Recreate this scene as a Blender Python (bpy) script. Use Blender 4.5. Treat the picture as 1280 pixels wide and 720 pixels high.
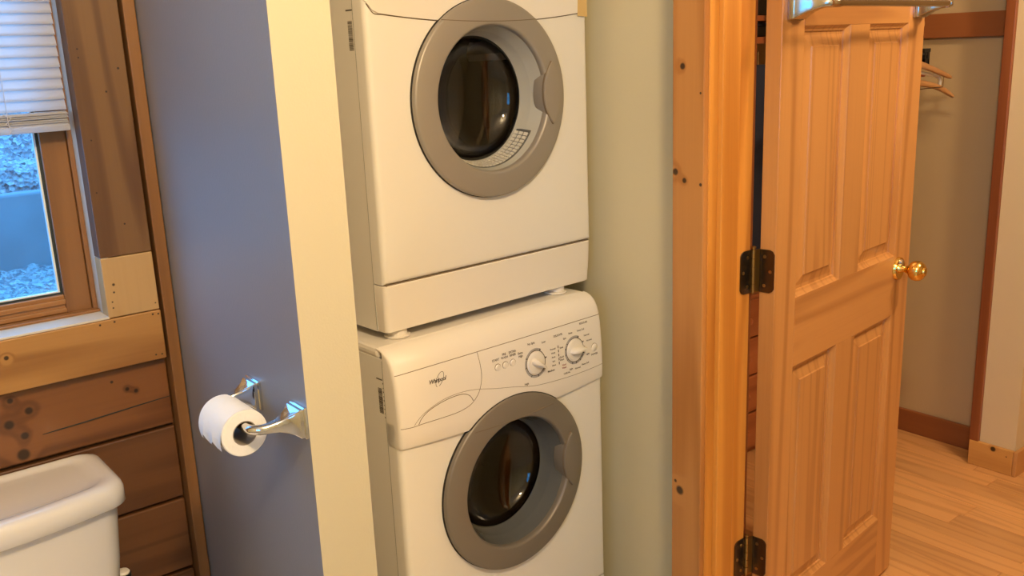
import bpy, bmesh, math, random
from mathutils import Vector, Matrix
random.seed(7)
PI = math.pi
sc = bpy.context.scene
C = sc.collection
for o in list(bpy.data.objects):
    bpy.data.objects.remove(o)

# ------------------------------------------------------------------ camera
FPX = 1177.0
YAW, PITCH, ROLL = math.radians(38.2), math.radians(14.3), math.radians(2.36)
EYE = 1.425
fwd = Vector((math.sin(YAW)*math.cos(PITCH), math.cos(YAW)*math.cos(PITCH), -math.sin(PITCH)))
rgt = Vector((math.cos(YAW), -math.sin(YAW), 0))
dwn = fwd.cross(rgt)
r2 = math.cos(ROLL)*rgt + math.sin(ROLL)*dwn
d2 = -math.sin(ROLL)*rgt + math.cos(ROLL)*dwn
cam = bpy.data.cameras.new('camera')
cam.sensor_width = 36
cam.lens = FPX*36/1280
cam.clip_start = 0.02
camo = bpy.data.objects.new('camera', cam)
C.objects.link(camo)
m = Matrix((r2, -d2, -fwd)).transposed().to_4x4()
m.translation = (0, 0, EYE)
camo.matrix_world = m
sc.camera = camo

# ------------------------------------------------------------------ world, lamps, exposure
sc.view_settings.view_transform = 'Standard'
sc.view_settings.look = 'None'
sc.view_settings.exposure = 0.0
sc.view_settings.gamma = 1.0
sc.view_settings.use_curve_mapping = False
W = bpy.data.worlds.new('sky')
sc.world = W
W.use_nodes = True
bg = W.node_tree.nodes['Background']
bg.inputs[0].default_value = (0.12, 0.48, 1.0, 1)
bg.inputs[1].default_value = 6.0

def point_lamp(name, loc, power, color, radius):
    l = bpy.data.lights.new(name, 'POINT')
    l.energy = power
    l.color = color
    l.shadow_soft_size = radius
    o = bpy.data.objects.new(name, l)
    o.location = loc
    C.objects.link(o)
    return o

WARM = (1.0, 0.74, 0.43)
BATH_LAMP = [(0.28, 0.06, 2.20)]  # bathroom ceiling lamp, hung under the canopy built at the end
for p in BATH_LAMP:
    point_lamp('bath_ceiling_light', p, 84, WARM, 0.07)
point_lamp('bedroom_ceiling_light', (2.35, 0.30, 2.18), 50, (1.0, 0.70, 0.42), 0.09)
# ------------------------------------------------------------------ materials
MATS = {}
def new_mat(name):
    mt = bpy.data.materials.new(name)
    mt.use_nodes = True
    MATS[name] = mt
    return mt, mt.node_tree.nodes, mt.node_tree.links, mt.node_tree.nodes['Principled BSDF']

def plain(name, col, rough=0.5, metal=0.0, bump=0.0, bscale=200.0, var=0.0, spec=0.5, coat=0.0):
    mt, N, L, b = new_mat(name)
    b.inputs['Base Color'].default_value = (*col, 1)
    b.inputs['Roughness'].default_value = rough
    b.inputs['Metallic'].default_value = metal
    b.inputs['Specular IOR Level'].default_value = spec
    b.inputs['Coat Weight'].default_value = coat
    tc = N.new('ShaderNodeTexCoord')
    nz = N.new('ShaderNodeTexNoise')
    nz.inputs['Scale'].default_value = bscale
    nz.inputs['Detail'].default_value = 3
    L.new(tc.outputs['Object'], nz.inputs['Vector'])
    if bump:
        bp = N.new('ShaderNodeBump')
        bp.inputs['Strength'].default_value = bump
        bp.inputs['Distance'].default_value = 0.002
        L.new(nz.outputs['Fac'], bp.inputs['Height'])
        L.new(bp.outputs['Normal'], b.inputs['Normal'])
    if var:
        n2 = N.new('ShaderNodeTexNoise')
        n2.inputs['Scale'].default_value = 4
        L.new(tc.outputs['Object'], n2.inputs['Vector'])
        mx = N.new('ShaderNodeMix')
        mx.data_type = 'RGBA'
        mx.inputs[6].default_value = (*col, 1)
        mx.inputs[7].default_value = (*[c*(1-var) for c in col], 1)
        L.new(n2.outputs['Fac'], mx.inputs[0])
        L.new(mx.outputs[2], b.inputs['Base Color'])
    return mt

def wood(name, light, dark, axis='z', rings=9.0, scale=5.0, contrast=0.75, rough=0.35, knots=(), stretch=14.0, tone=0.12, coat=0.15, fine=0.35, thin=None):
    """grain runs along axis; knots = (a, b, radius) along the two in-plane object axes given by kplane"""
    mt, N, L, b = new_mat(name)
    tc = N.new('ShaderNodeTexCoord')
    oi = N.new('ShaderNodeObjectInfo')
    off = N.new('ShaderNodeVectorMath'); off.operation = 'SCALE'
    off.inputs[0].default_value = (13.7, 9.1, 11.3)
    L.new(oi.outputs['Random'], off.inputs['Scale'])
    add = N.new('ShaderNodeVectorMath'); add.operation = 'ADD'
    L.new(tc.outputs['Object'], add.inputs[0])
    L.new(off.outputs[0], add.inputs[1])
    mp = N.new('ShaderNodeMapping')
    s = [scale, scale, scale]
    s['xyz'.index(axis)] = scale/stretch
    if thin: s['xyz'.index(thin)] = scale*0.02
    mp.inputs['Scale'].default_value = s
    L.new(add.outputs[0], mp.inputs['Vector'])
    n1 = N.new('ShaderNodeTexNoise')
    n1.inputs['Scale'].default_value = 1.0
    n1.inputs['Detail'].default_value = 1.2
    n1.inputs['Roughness'].default_value = 0.4
    L.new(mp.outputs[0], n1.inputs['Vector'])
    mul = N.new('ShaderNodeMath'); mul.operation = 'MULTIPLY'
    mul.inputs[1].default_value = rings*6.283
    fac = n1.outputs['Fac']
    for (kx, ky, kz, kr) in knots:
        if kr < 0.004: continue
        d = N.new('ShaderNodeVectorMath'); d.operation = 'DISTANCE'
        L.new(tc.outputs['Object'], d.inputs[0])
        d.inputs[1].default_value = (kx, ky, kz)
        r = N.new('ShaderNodeMapRange'); r.interpolation_type = 'SMOOTHSTEP'
        r.inputs['From Min'].default_value = 0
        r.inputs['From Max'].default_value = kr*4.0
        r.inputs['To Min'].default_value = 0.12
        r.inputs['To Max'].default_value = 0.0
        L.new(d.outputs['Value'], r.inputs['Value'])
        ad = N.new('ShaderNodeMath'); ad.operation = 'ADD'
        L.new(fac, ad.inputs[0]); L.new(r.outputs[0], ad.inputs[1])
        fac = ad.outputs[0]
    L.new(fac, mul.inputs[0])
    sn = N.new('ShaderNodeMath'); sn.operation = 'SINE'
    L.new(mul.outputs[0], sn.inputs[0])
    rp = N.new('ShaderNodeValToRGB')
    e = rp.color_ramp.elements
    e[0].position = 0.0; e[0].color = (0, 0, 0, 1)
    e[1].position = 1.0; e[1].color = (1, 1, 1, 1)
    e2 = rp.color_ramp.elements.new(0.55); e2.color = (0.10, 0.10, 0.10, 1)
    mr = N.new('ShaderNodeMapRange')
    mr.inputs['From Min'].default_value = -1
    L.new(sn.outputs[0], mr.inputs['Value'])
    L.new(mr.outputs[0], rp.inputs[0])
    # fine fibres
    mp2 = N.new('ShaderNodeMapping')
    s2 = [160.0]*3
    s2['xyz'.index(axis)] = 4.0
    mp2.inputs['Scale'].default_value = s2
    L.new(add.outputs[0], mp2.inputs['Vector'])
    n2 = N.new('ShaderNodeTexNoise')
    n2.inputs['Scale'].default_value = 1.0
    n2.inputs['Detail'].default_value = 2
    L.new(mp2.outputs[0], n2.inputs['Vector'])
    fm = N.new('ShaderNodeMath'); fm.operation = 'MULTIPLY_ADD'
    L.new(n2.outputs['Fac'], fm.inputs[0])
    fm.inputs[1].default_value = fine
    fm.inputs[2].default_value = -fine*0.5
    sm = N.new('ShaderNodeMath'); sm.operation = 'MULTIPLY_ADD'
    L.new(rp.outputs[0], sm.inputs[0])
    sm.inputs[1].default_value = contrast
    L.new(fm.outputs[0], sm.inputs[2])
    cl = N.new('ShaderNodeClamp')
    L.new(sm.outputs[0], cl.inputs[0])
    mx = N.new('ShaderNodeMix'); mx.data_type = 'RGBA'
    mx.inputs[6].default_value = (*light, 1)
    mx.inputs[7].default_value = (*dark, 1)
    L.new(cl.outputs[0], mx.inputs[0])
    # per-piece tone
    tn = N.new('ShaderNodeMapRange')
    tn.inputs['To Min'].default_value = 1-tone
    tn.inputs['To Max'].default_value = 1+tone
    L.new(oi.outputs['Random'], tn.inputs['Value'])
    sc_ = N.new('ShaderNodeVectorMath'); sc_.operation = 'SCALE'
    L.new(mx.outputs[2], sc_.inputs[0])
    L.new(tn.outputs[0], sc_.inputs['Scale'])
    col = sc_.outputs[0]
    for (kx, ky, kz, kr) in knots:
        d = N.new('ShaderNodeVectorMath'); d.operation = 'DISTANCE'
        L.new(tc.outputs['Object'], d.inputs[0])
        d.inputs[1].default_value = (kx, ky, kz)
        dn = N.new('ShaderNodeMath'); dn.operation = 'MULTIPLY_ADD'
        L.new(n1.outputs['Fac'], dn.inputs[0]); dn.inputs[1].default_value = kr*1.2
        L.new(d.outputs['Value'], dn.inputs[2])
        r = N.new('ShaderNodeMapRange')
        r.interpolation_type = 'SMOOTHSTEP'
        r.inputs['From Min'].default_value = kr*1.25
        r.inputs['From Max'].default_value = kr*1.9
        r.inputs['To Min'].default_value = 0.93
        r.inputs['To Max'].default_value = 0.0
        L.new(dn.outputs[0], r.inputs['Value'])
        k = N.new('ShaderNodeMix'); k.data_type = 'RGBA'
        L.new(r.outputs[0], k.inputs[0])
        L.new(col, k.inputs[6])
        k.inputs[7].default_value = (0.016, 0.006, 0.003, 1)
        col = k.outputs[2]
    L.new(col, b.inputs['Base Color'])
    b.inputs['Roughness'].default_value = rough
    b.inputs['Coat Weight'].default_value = coat
    b.inputs['Coat Roughness'].default_value = 0.25
    bp = N.new('ShaderNodeBump')
    bp.inputs['Strength'].default_value = 0.12
    bp.inputs['Distance'].default_value = 0.001
    L.new(cl.outputs[0], bp.inputs['Height'])
    L.new(bp.outputs['Normal'], b.inputs['Normal'])
    return mt

PINE_L, PINE_D = (0.60, 0.255, 0.055), (0.36, 0.115, 0.018)
PINE_L2, PINE_D2 = (0.53, 0.260, 0.085), (0.29, 0.108, 0.026)
wall_paint = plain('cream_wall_paint', (0.66, 0.60, 0.405), 0.65, bump=0.12, bscale=260)
dimmed_cream = plain('dimmed_cream_wall_paint', (0.55, 0.49, 0.335), 0.65, bump=0.12, bscale=260)  # wall cream lowered to offset the lamp's brightness on the partition end
pillar_paint = plain('pale_tan_paint', (0.68, 0.57, 0.38), 0.7, bump=0.12, bscale=260)
shaded_side_paint = plain('shaded_wall_paint', (0.25, 0.25, 0.265), 0.38, bump=0.10, bscale=260)  # dim light on the toilet side put into a darker grey
tan_paint = plain('tan_closet_paint', (0.52, 0.395, 0.23), 0.7, bump=0.12, bscale=260)
ceil_paint = plain('ceiling_paint', (0.72, 0.69, 0.62), 0.8)
tile_mat = plain('bath_floor_vinyl', (0.40, 0.37, 0.32), 0.5, var=0.1)
white_enamel = plain('white_enamel', (0.85, 0.83, 0.79), 0.30, spec=0.5)
white_plastic = plain('white_plastic', (0.85, 0.81, 0.76), 0.35)
silver_paint = plain('silver_painted_plastic', (0.35, 0.32, 0.285), 0.42, metal=0.25)
shaded_silver = plain('shaded_silver_plastic', (0.235, 0.208, 0.178), 0.42, metal=0.25)  # ring silver darkened for the weaker light down at the washer
handle_silver = plain('handle_silver', (0.36, 0.32, 0.275), 0.38, metal=0.25)
light_grey_pl = plain('light_grey_plastic', (0.46, 0.46, 0.43), 0.25)
grey_rubber = plain('grey_plastic_funnel', (0.11, 0.115, 0.115), 0.2)
lint_grey = plain('lint_grille_plastic', (0.62, 0.60, 0.55), 0.35)
black_gap = plain('black_gap', (0.012, 0.011, 0.010), 0.6)
seam_brown = plain('seam_shadow', (0.20, 0.15, 0.10), 0.7)
print_ink = plain('grey_print_ink', (0.10, 0.085, 0.075), 0.6)
print_red = plain('red_print_ink', (0.35, 0.06, 0.04), 0.6)
chrome = plain('polished_chrome', (0.72, 0.73, 0.75), 0.10, metal=1.0)
nickel = plain('polished_nickel', (0.52, 0.47, 0.40), 0.16, metal=1.0)
brass = plain('polished_brass', (0.85, 0.56, 0.16), 0.13, metal=1.0)
aged_brass = plain('aged_brass_barrel', (0.42, 0.28, 0.10), 0.28, metal=1.0)
dark_steel = plain('tarnished_hinge_steel', (0.17, 0.15, 0.14), 0.24, metal=1.0, var=0.5)
drum_steel = plain('drum_steel', (0.34, 0.31, 0.28), 0.26, metal=1.0)
porcelain = plain('porcelain', (0.66, 0.635, 0.61), 0.12, coat=0.5)
paper = plain('toilet_paper', (0.80, 0.78, 0.74), 0.95, bump=0.5, bscale=90)
cardboard = plain('core_cardboard', (0.30, 0.26, 0.22), 0.9)
masking = plain('masking_tape', (0.74, 0.52, 0.22), 0.7, var=0.15)
blind_vinyl = plain('blind_vinyl', (0.72, 0.72, 0.74), 0.45)
def make_translucent(mt, col, fac):
    N, L = mt.node_tree.nodes, mt.node_tree.links
    t = N.new('ShaderNodeBsdfTranslucent'); t.inputs[0].default_value = (*col, 1)
    mx = N.new('ShaderNodeMixShader'); mx.inputs[0].default_value = fac
    L.new(N['Principled BSDF'].outputs[0], mx.inputs[1]); L.new(t.outputs[0], mx.inputs[2])
    L.new(mx.outputs[0], N['Material Output'].inputs['Surface'])
make_translucent(blind_vinyl, (0.90, 0.90, 0.92), 0.72)
vinyl_liner = plain('window_liner', (0.60, 0.54, 0.45), 0.5)
gasket = plain('glazing_gasket', (0.02, 0.03, 0.035), 0.5)
spacer = plain('glazing_spacer', (0.75, 0.78, 0.8), 0.35)
navy_cloth = plain('navy_cloth', (0.020, 0.026, 0.055), 0.95, bump=0.4, bscale=60)
black_pl = plain('black_plastic', (0.012, 0.012, 0.012), 0.4)
white_hang = plain('white_hanger_plastic', (0.80, 0.78, 0.74), 0.4)
red_wood = plain('red_brown_hanger_wood', (0.30, 0.075, 0.03), 0.4)
lamp_glass = plain('lamp_shade_glass', (0.85, 0.82, 0.75), 0.3)

door_v = wood('door_pine_upright', PINE_L2, PINE_D2, 'z', rings=5, scale=8, contrast=0.55, rough=0.34, tone=0.05, coat=0.4, stretch=20, thin='y')
door_p = wood('door_pine_panel', PINE_L2, PINE_D2, 'z', rings=8, scale=16, contrast=0.42, rough=0.34, tone=0.05, coat=0.4, stretch=45, thin='y')
door_h = wood('door_pine_level', PINE_L2, PINE_D2, 'x', rings=7, scale=10, contrast=0.5, rough=0.34, tone=0.05, coat=0.4, stretch=13, thin='y')
jamb_w = wood('jamb_pine', (0.64, 0.28, 0.05), (0.40, 0.135, 0.018), 'z', rings=5, scale=8, contrast=0.65, rough=0.4, tone=0.05)
case_w = wood('casing_knotty_pine', (0.50, 0.225, 0.065), (0.32, 0.115, 0.025), 'z', rings=4, scale=7, contrast=0.6, rough=0.42, tone=0.04,
              knots=((1.380, 1.211, 1.379, 0.006), (1.380, 1.213, 0.512, 0.011), (1.380, 1.228, 1.18, 0.007), (1.380, 1.205, 1.165, 0.005), (1.380, 1.225, 0.53, 0.004), (1.380, 1.167, 1.33, 0.002), (1.380, 1.165, 1.16, 0.003)))
ply_hi = wood('plywood_casing_upper', (0.165, 0.083, 0.030), (0.085, 0.034, 0.012), 'z', rings=5, scale=9, contrast=0.8, rough=0.5, tone=0.02, thin='y',
              knots=((0.451, 1.722, 1.452, 0.0018), (0.451, 1.722, 1.438, 0.0018), (0.513, 1.722, 1.418, 0.0018), (0.488, 1.722, 1.38, 0.0018), (0.452, 1.722, 1.30, 0.0018), (0.487, 1.722, 1.15, 0.0018), (0.448, 1.722, 1.21, 0.0018)))
ply_lo = wood('plywood_casing_lower', (0.46, 0.29, 0.125), (0.33, 0.18, 0.065), 'z', rings=4, scale=9, contrast=0.6, rough=0.5, thin='y', tone=0.02,
              knots=((0.447, 1.7215, 1.014, 0.0018), (0.447, 1.7215, 1.003, 0.0018), (0.521, 1.7215, 0.998, 0.0018), (0.452, 1.7215, 1.031, 0.0022), (0.453, 1.7215, 1.045, 0.003)))
apron_w = wood('apron_pine', (0.40, 0.20, 0.058), (0.22, 0.088, 0.021), 'x', rings=6, scale=10, contrast=0.7, rough=0.42, tone=0.02, stretch=9, thin='y',
               knots=((0.265, 1.720, 0.953, 0.004), (0.513, 1.720, 0.978, 0.0018), (0.523, 1.720, 0.977, 0.0018), (0.509, 1.720, 0.901, 0.0018), (0.520, 1.720, 0.900, 0.0018), (0.42, 1.720, 0.977, 0.0018), (0.445, 1.720, 0.978, 0.0018)))
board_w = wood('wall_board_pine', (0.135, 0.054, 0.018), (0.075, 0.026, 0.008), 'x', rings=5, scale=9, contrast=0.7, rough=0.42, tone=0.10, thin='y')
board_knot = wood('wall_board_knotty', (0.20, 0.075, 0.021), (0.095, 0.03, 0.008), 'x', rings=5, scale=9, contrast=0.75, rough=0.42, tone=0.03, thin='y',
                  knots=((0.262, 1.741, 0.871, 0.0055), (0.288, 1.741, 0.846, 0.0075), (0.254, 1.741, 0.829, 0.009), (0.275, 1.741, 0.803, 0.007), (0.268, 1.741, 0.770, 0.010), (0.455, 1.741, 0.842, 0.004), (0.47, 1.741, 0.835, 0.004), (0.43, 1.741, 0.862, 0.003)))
trim_w = wood('corner_strip_pine', (0.24, 0.108, 0.034), (0.15, 0.06, 0.016), 'z', rings=3, scale=8, contrast=0.5, rough=0.45, tone=0.02)
sash_v = wood('sash_wood_upright', (0.25, 0.115, 0.042), (0.15, 0.062, 0.022), 'z', rings=4, scale=8, contrast=0.5, rough=0.4, tone=0.04)
sash_h = wood('sash_wood_level', (0.32, 0.145, 0.047), (0.19, 0.075, 0.023), 'x', rings=4, scale=8, contrast=0.5, rough=0.4, tone=0.04)
redpine_h = wood('closet_trim_level', (0.30, 0.105, 0.035), (0.19, 0.055, 0.018), 'y', rings=4, scale=6, contrast=0.5, rough=0.4, tone=0.05)
redpine_v = wood('closet_trim_upright', (0.27, 0.085, 0.028), (0.17, 0.045, 0.015), 'z', rings=4, scale=6, contrast=0.5, rough=0.4, tone=0.05)
base_pine = wood('pillar_base_pine', (0.62, 0.33, 0.10), (0.44, 0.20, 0.05), 'y', rings=4, scale=8, contrast=0.5, rough=0.4, tone=0.02,
                 knots=((3.006, 1.286, 0.077, 0.008), (3.006, 1.242, 0.063, 0.002)))
base_pine_x = wood('side_base_pine', (0.55, 0.28, 0.10), (0.40, 0.18, 0.05), 'x', rings=4, scale=8, contrast=0.5, rough=0.4, tone=0.02)
oak = wood('oak_floor', (0.70, 0.375, 0.15), (0.46, 0.21, 0.072), 'y', rings=6, scale=14, contrast=0.45, rough=0.30, tone=0.13, stretch=14, coat=0.25)
hang_wood = wood('hanger_wood', (0.42, 0.22, 0.09), (0.30, 0.14, 0.045), 'x', rings=3, scale=10, contrast=0.4, rough=0.35, tone=0.05)
dresser_w = wood('closet_drawer_wood', (0.50, 0.17, 0.06), (0.30, 0.08, 0.025), 'x', rings=5, scale=6, contrast=0.6, rough=0.35, tone=0.1)

def glass_mat(name, col, rough=0.0):
    mt, N, L, b = new_mat(name)
    b.inputs['Base Color'].default_value = (*col, 1)
    b.inputs['Roughness'].default_value = rough
    b.inputs['Transmission Weight'].default_value = 1.0
    b.inputs['IOR'].default_value = 1.45
    return mt
door_glass = glass_mat('tinted_porthole_glass', (0.68, 0.65, 0.62))
def perforated(name):
    mt, N, L, b = new_mat(name)
    tc = N.new('ShaderNodeTexCoord')
    vo = N.new('ShaderNodeTexVoronoi'); vo.inputs['Scale'].default_value = 95; vo.inputs['Randomness'].default_value = 0.15
    L.new(tc.outputs['Object'], vo.inputs['Vector'])
    mr = N.new('ShaderNodeMapRange'); mr.inputs['From Min'].default_value = 0.22; mr.inputs['From Max'].default_value = 0.30
    L.new(vo.outputs['Distance'], mr.inputs['Value'])
    mx = N.new('ShaderNodeMix'); mx.data_type = 'RGBA'
    mx.inputs[6].default_value = (0.01, 0.01, 0.01, 1); mx.inputs[7].default_value = (0.42, 0.36, 0.31, 1)
    L.new(mr.outputs[0], mx.inputs[0]); L.new(mx.outputs[2], b.inputs['Base Color'])
    b.inputs['Metallic'].default_value = 1.0; b.inputs['Roughness'].default_value = 0.25
    return mt
drum_holes = perforated('perforated_drum_steel')
def pane_mat():
    mt, N, L, b = new_mat('window_pane_glass')
    tr = N.new('ShaderNodeBsdfTransparent'); tr.inputs[0].default_value = (0.93, 0.97, 1, 1)
    gl = N.new('ShaderNodeBsdfGlossy'); gl.inputs['Roughness'].default_value = 0.02
    mx = N.new('ShaderNodeMixShader'); mx.inputs[0].default_value = 0.05
    L.new(tr.outputs[0], mx.inputs[1]); L.new(gl.outputs[0], mx.inputs[2])
    L.new(mx.outputs[0], N['Material Output'].inputs['Surface'])
    N.remove(b)
    return mt
pane_glass = pane_mat()

def ground_mat(name, a, b_, scale):
    mt, N, L, b = new_mat(name)
    tc = N.new('ShaderNodeTexCoord')
    vo = N.new('ShaderNodeTexVoronoi'); vo.inputs['Scale'].default_value = scale
    L.new(tc.outputs['Object'], vo.inputs['Vector'])
    mx = N.new('ShaderNodeMix'); mx.data_type = 'RGBA'
    mx.inputs[6].default_value = (*a, 1); mx.inputs[7].default_value = (*b_, 1)
    sp = N.new('ShaderNodeSeparateColor')
    L.new(vo.outputs['Color'], sp.inputs[0])
    L.new(sp.outputs[0], mx.inputs[0])
    L.new(mx.outputs[2], b.inputs['Base Color'])
    b.inputs['Roughness'].default_value = 0.85
    bp = N.new('ShaderNodeBump'); bp.inputs['Strength'].default_value = 0.9; bp.inputs['Distance'].default_value = 0.02
    L.new(vo.outputs['Distance'], bp.inputs['Height']); L.new(bp.outputs['Normal'], b.inputs['Normal'])
    return mt
gravel = ground_mat('gravel', (0.10, 0.13, 0.16), (0.34, 0.42, 0.46), 60)
rubble = ground_mat('rubble_bank', (0.06, 0.075, 0.10), (0.42, 0.46, 0.52), 55)
concrete = plain('weathered_concrete', (0.17, 0.25, 0.30), 0.8, var=0.45, bump=0.5, bscale=25)

# ------------------------------------------------------------------ mesh helpers
def mesh_obj(name, verts, faces, mat, parent=None, smooth=False, kind=None):
    me = bpy.data.meshes.new(name)
    me.from_pydata([tuple(v) for v in verts], [], [tuple(f) for f in faces])
    me.validate()
    bm = bmesh.new(); bm.from_mesh(me)
    bmesh.ops.recalc_face_normals(bm, faces=bm.faces)
    bm.to_mesh(me); bm.free()
    me.update()
    if mat: me.materials.append(mat)
    if smooth:
        for p in me.polygons: p.use_smooth = True
    o = bpy.data.objects.new(name, me)
    C.objects.link(o)
    if parent: o.parent = parent
    if kind: o['kind'] = kind
    return o

class MB:
    def __init__(s): s.v, s.f = [], []
    def add(s, v, f):
        n = len(s.v); s.v += [tuple(p) for p in v]; s.f += [tuple(i+n for i in q) for q in f]; return s
    def box(s, a, b, bev=0.0):
        x0, y0, z0 = a; x1, y1, z1 = b
        if bev <= 0:
            return s.add([(x0,y0,z0),(x1,y0,z0),(x1,y1,z0),(x0,y1,z0),(x0,y0,z1),(x1,y0,z1),(x1,y1,z1),(x0,y1,z1)],
                         [(0,3,2,1),(4,5,6,7),(0,1,5,4),(1,2,6,5),(2,3,7,6),(3,0,4,7)])
        bm = bmesh.new()
        bmesh.ops.create_cube(bm, size=1)
        for v in bm.verts:
            v.co = Vector(((x0+x1)/2+v.co.x*(x1-x0), (y0+y1)/2+v.co.y*(y1-y0), (z0+z1)/2+v.co.z*(z1-z0)))
        bmesh.ops.bevel(bm, geom=bm.edges[:], offset=bev, segments=2, affect='EDGES', profile=0.5)
        bm.verts.index_update()
        s.add([v.co[:] for v in bm.verts], [[v.index for v in f.verts] for f in bm.faces])
        bm.free(); return s
    def lathe(s, prof, axis='y', c=(0,0,0), n=48, close=False):
        """prof: (radius, along)"""
        vs, fs = [], []
        k = len(prof)
        for i in range(n):
            t = 2*PI*i/n
            for r, h in prof:
                a, b = r*math.cos(t), r*math.sin(t)
                p = {'y': (a, h, b), 'z': (a, b, h), 'x': (h, a, b)}[axis]
                vs.append((p[0]+c[0], p[1]+c[1], p[2]+c[2]))
        for i in range(n):
            j = (i+1) % n
            for q in range(k-1):
                fs.append((i*k+q, j*k+q, j*k+q+1, i*k+q+1))
            if close: fs.append((i*k+k-1, j*k+k-1, j*k, i*k))
        if not close:
            if prof[0][0] > 1e-6 and False: fs.append([i*k for i in range(n)])
        return s.add(vs, fs)
    def tube(s, pts, r, n=8, caps=True):
        pts = [Vector(p) for p in pts]
        rr = r if isinstance(r, (list, tuple)) else [r]*len(pts)
        vs, fs = [], []
        up = None
        for i, p in enumerate(pts):
            t = (pts[min(i+1, len(pts)-1)]-pts[max(i-1, 0)]).normalized()
            if up is None:
                up = Vector((0,0,1)) if abs(t.z) < 0.9 else Vector((1,0,0))
            a = t.cross(up).normalized(); b = a.cross(t).normalized(); up = b
            for k in range(n):
                w = 2*PI*k/n
                vs.append(p + rr[i]*(math.cos(w)*a+math.sin(w)*b))
        for i in range(len(pts)-1):
            for k in range(n):
                fs.append((i*n+k, i*n+(k+1) % n, (i+1)*n+(k+1) % n, (i+1)*n+k))
        if caps:
            fs.append(list(range(n))[::-1]); fs.append([(len(pts)-1)*n+k for k in range(n)])
        return s.add(vs, fs)
    def loft(s, secs, caps=True):
        n = len(secs[0]); vs, fs = [], []
        for q in secs: vs += list(q)
        for i in range(len(secs)-1):
            for k in range(n):
                fs.append((i*n+k, i*n+(k+1) % n, (i+1)*n+(k+1) % n, (i+1)*n+k))
        if caps:
            fs.append(list(range(n))[::-1]); fs.append([(len(secs)-1)*n+k for k in range(n)])
        return s.add(vs, fs)
    def prism(s, poly, fn, d0, d1):
        """poly 2-D list; fn(a,b,d) -> 3-D"""
        n = len(poly)
        vs = [fn(a, b, d0) for a, b in poly]+[fn(a, b, d1) for a, b in poly]
        fs = [list(range(n))[::-1], [n+k for k in range(n)]]
        fs += [(k, (k+1) % n, n+(k+1) % n, n+k) for k in range(n)]
        return s.add(vs, fs)
    def build(s, name, mat, parent=None, smooth=False, kind=None):
        return mesh_obj(name, s.v, s.f, mat, parent, smooth, kind)

def auto_smooth(o, ang=40):
    me = o.data
    for p in me.polygons: p.use_smooth = True
    bm = bmesh.new(); bm.from_mesh(me)
    for e in bm.edges:
        if len(e.link_faces) == 2 and e.calc_face_angle(0) > math.radians(ang): e.smooth = False
    bm.to_mesh(me); bm.free()
    return o

def tag(o, label, cat, group=None, kind=None):
    o['label'] = label; o['category'] = cat
    if group: o['group'] = group
    if kind: o['kind'] = kind
    return o
def thing(name, label, cat, loc=(0,0,0), rz=0.0, group=None, kind=None):
    o = bpy.data.objects.new(name, None)
    C.objects.link(o)
    o.location = loc; o.rotation_euler = (0, 0, rz)
    o.empty_display_size = 0.1
    return tag(o, label, cat, group, kind)
def struct(name, label, cat, mb, mat, bevel=0):
    o = mb.build(name, mat)
    return tag(o, label, cat, kind='structure')
def rrect(cx, cy, hx, hy, r, n=5):
    pts = []
    r = min(r, hx, hy)
    for q, (sx, sy) in enumerate(((1,1),(-1,1),(-1,-1),(1,-1))):
        for k in range(n+1):
            t = PI/2*(q+k/n)
            pts.append((cx+sx*(hx-r)+r*math.cos(t), cy+sy*(hy-r)+r*math.sin(t)))
    return pts

# ================================================================== ROOM SHELL
CH = 2.42
struct('floor_bathroom', 'flat vinyl bathroom floor under toilet and washer', 'floor', MB().box((-1.3,-1.6,-0.05),(1.40,1.74,0)).box((0.556,1.74,-0.05),(1.60,2.30,0)).box((1.40,1.16,-0.05),(1.60,1.74,0)), tile_mat)
struct('ceiling', 'plain off-white ceiling', 'ceiling', MB().box((-1.3,-1.6,CH),(4.7,2.4,CH+0.05)), ceil_paint)
struct('wall_left', 'cream painted bathroom wall left of the toilet', 'wall', MB().box((-1.3,-1.6,0),(-1.2,-1.0,CH)).box((-1.3,0.2,0),(-1.2,1.87,CH)).box((-1.3,-1.0,0),(-1.2,0.2,0.9)).box((-1.3,-1.0,2.0),(-1.2,0.2,CH)), wall_paint)
struct('wall_rear', 'cream painted wall behind the viewer', 'wall', MB().box((-1.2,-1.6,0),(4.7,-1.5,CH)), wall_paint)

w2 = thing('added_window', 'unseen window added for cool daylight in the left bathroom wall', 'window', (-1.25,-0.4,0.9), kind='structure')  # unseen window, added to let cool daylight into the bathroom
for a, b in (((-0.045,-0.6,0.0),(0.045,-0.55,1.1)),((-0.045,0.55,0.0),(0.045,0.6,1.1)),((-0.045,-0.55,0.0),(0.045,0.55,0.05)),((-0.045,-0.55,1.05),(0.045,0.55,1.1)),((-0.02,-0.55,0.53),(0.02,0.55,0.57))):
    MB().box(a, b, 0.002).build('sash_frame', sash_v, w2)
MB().box((-0.002,-0.55,0.05),(0.002,0.55,1.05)).build('pane', pane_glass, w2)
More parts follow.
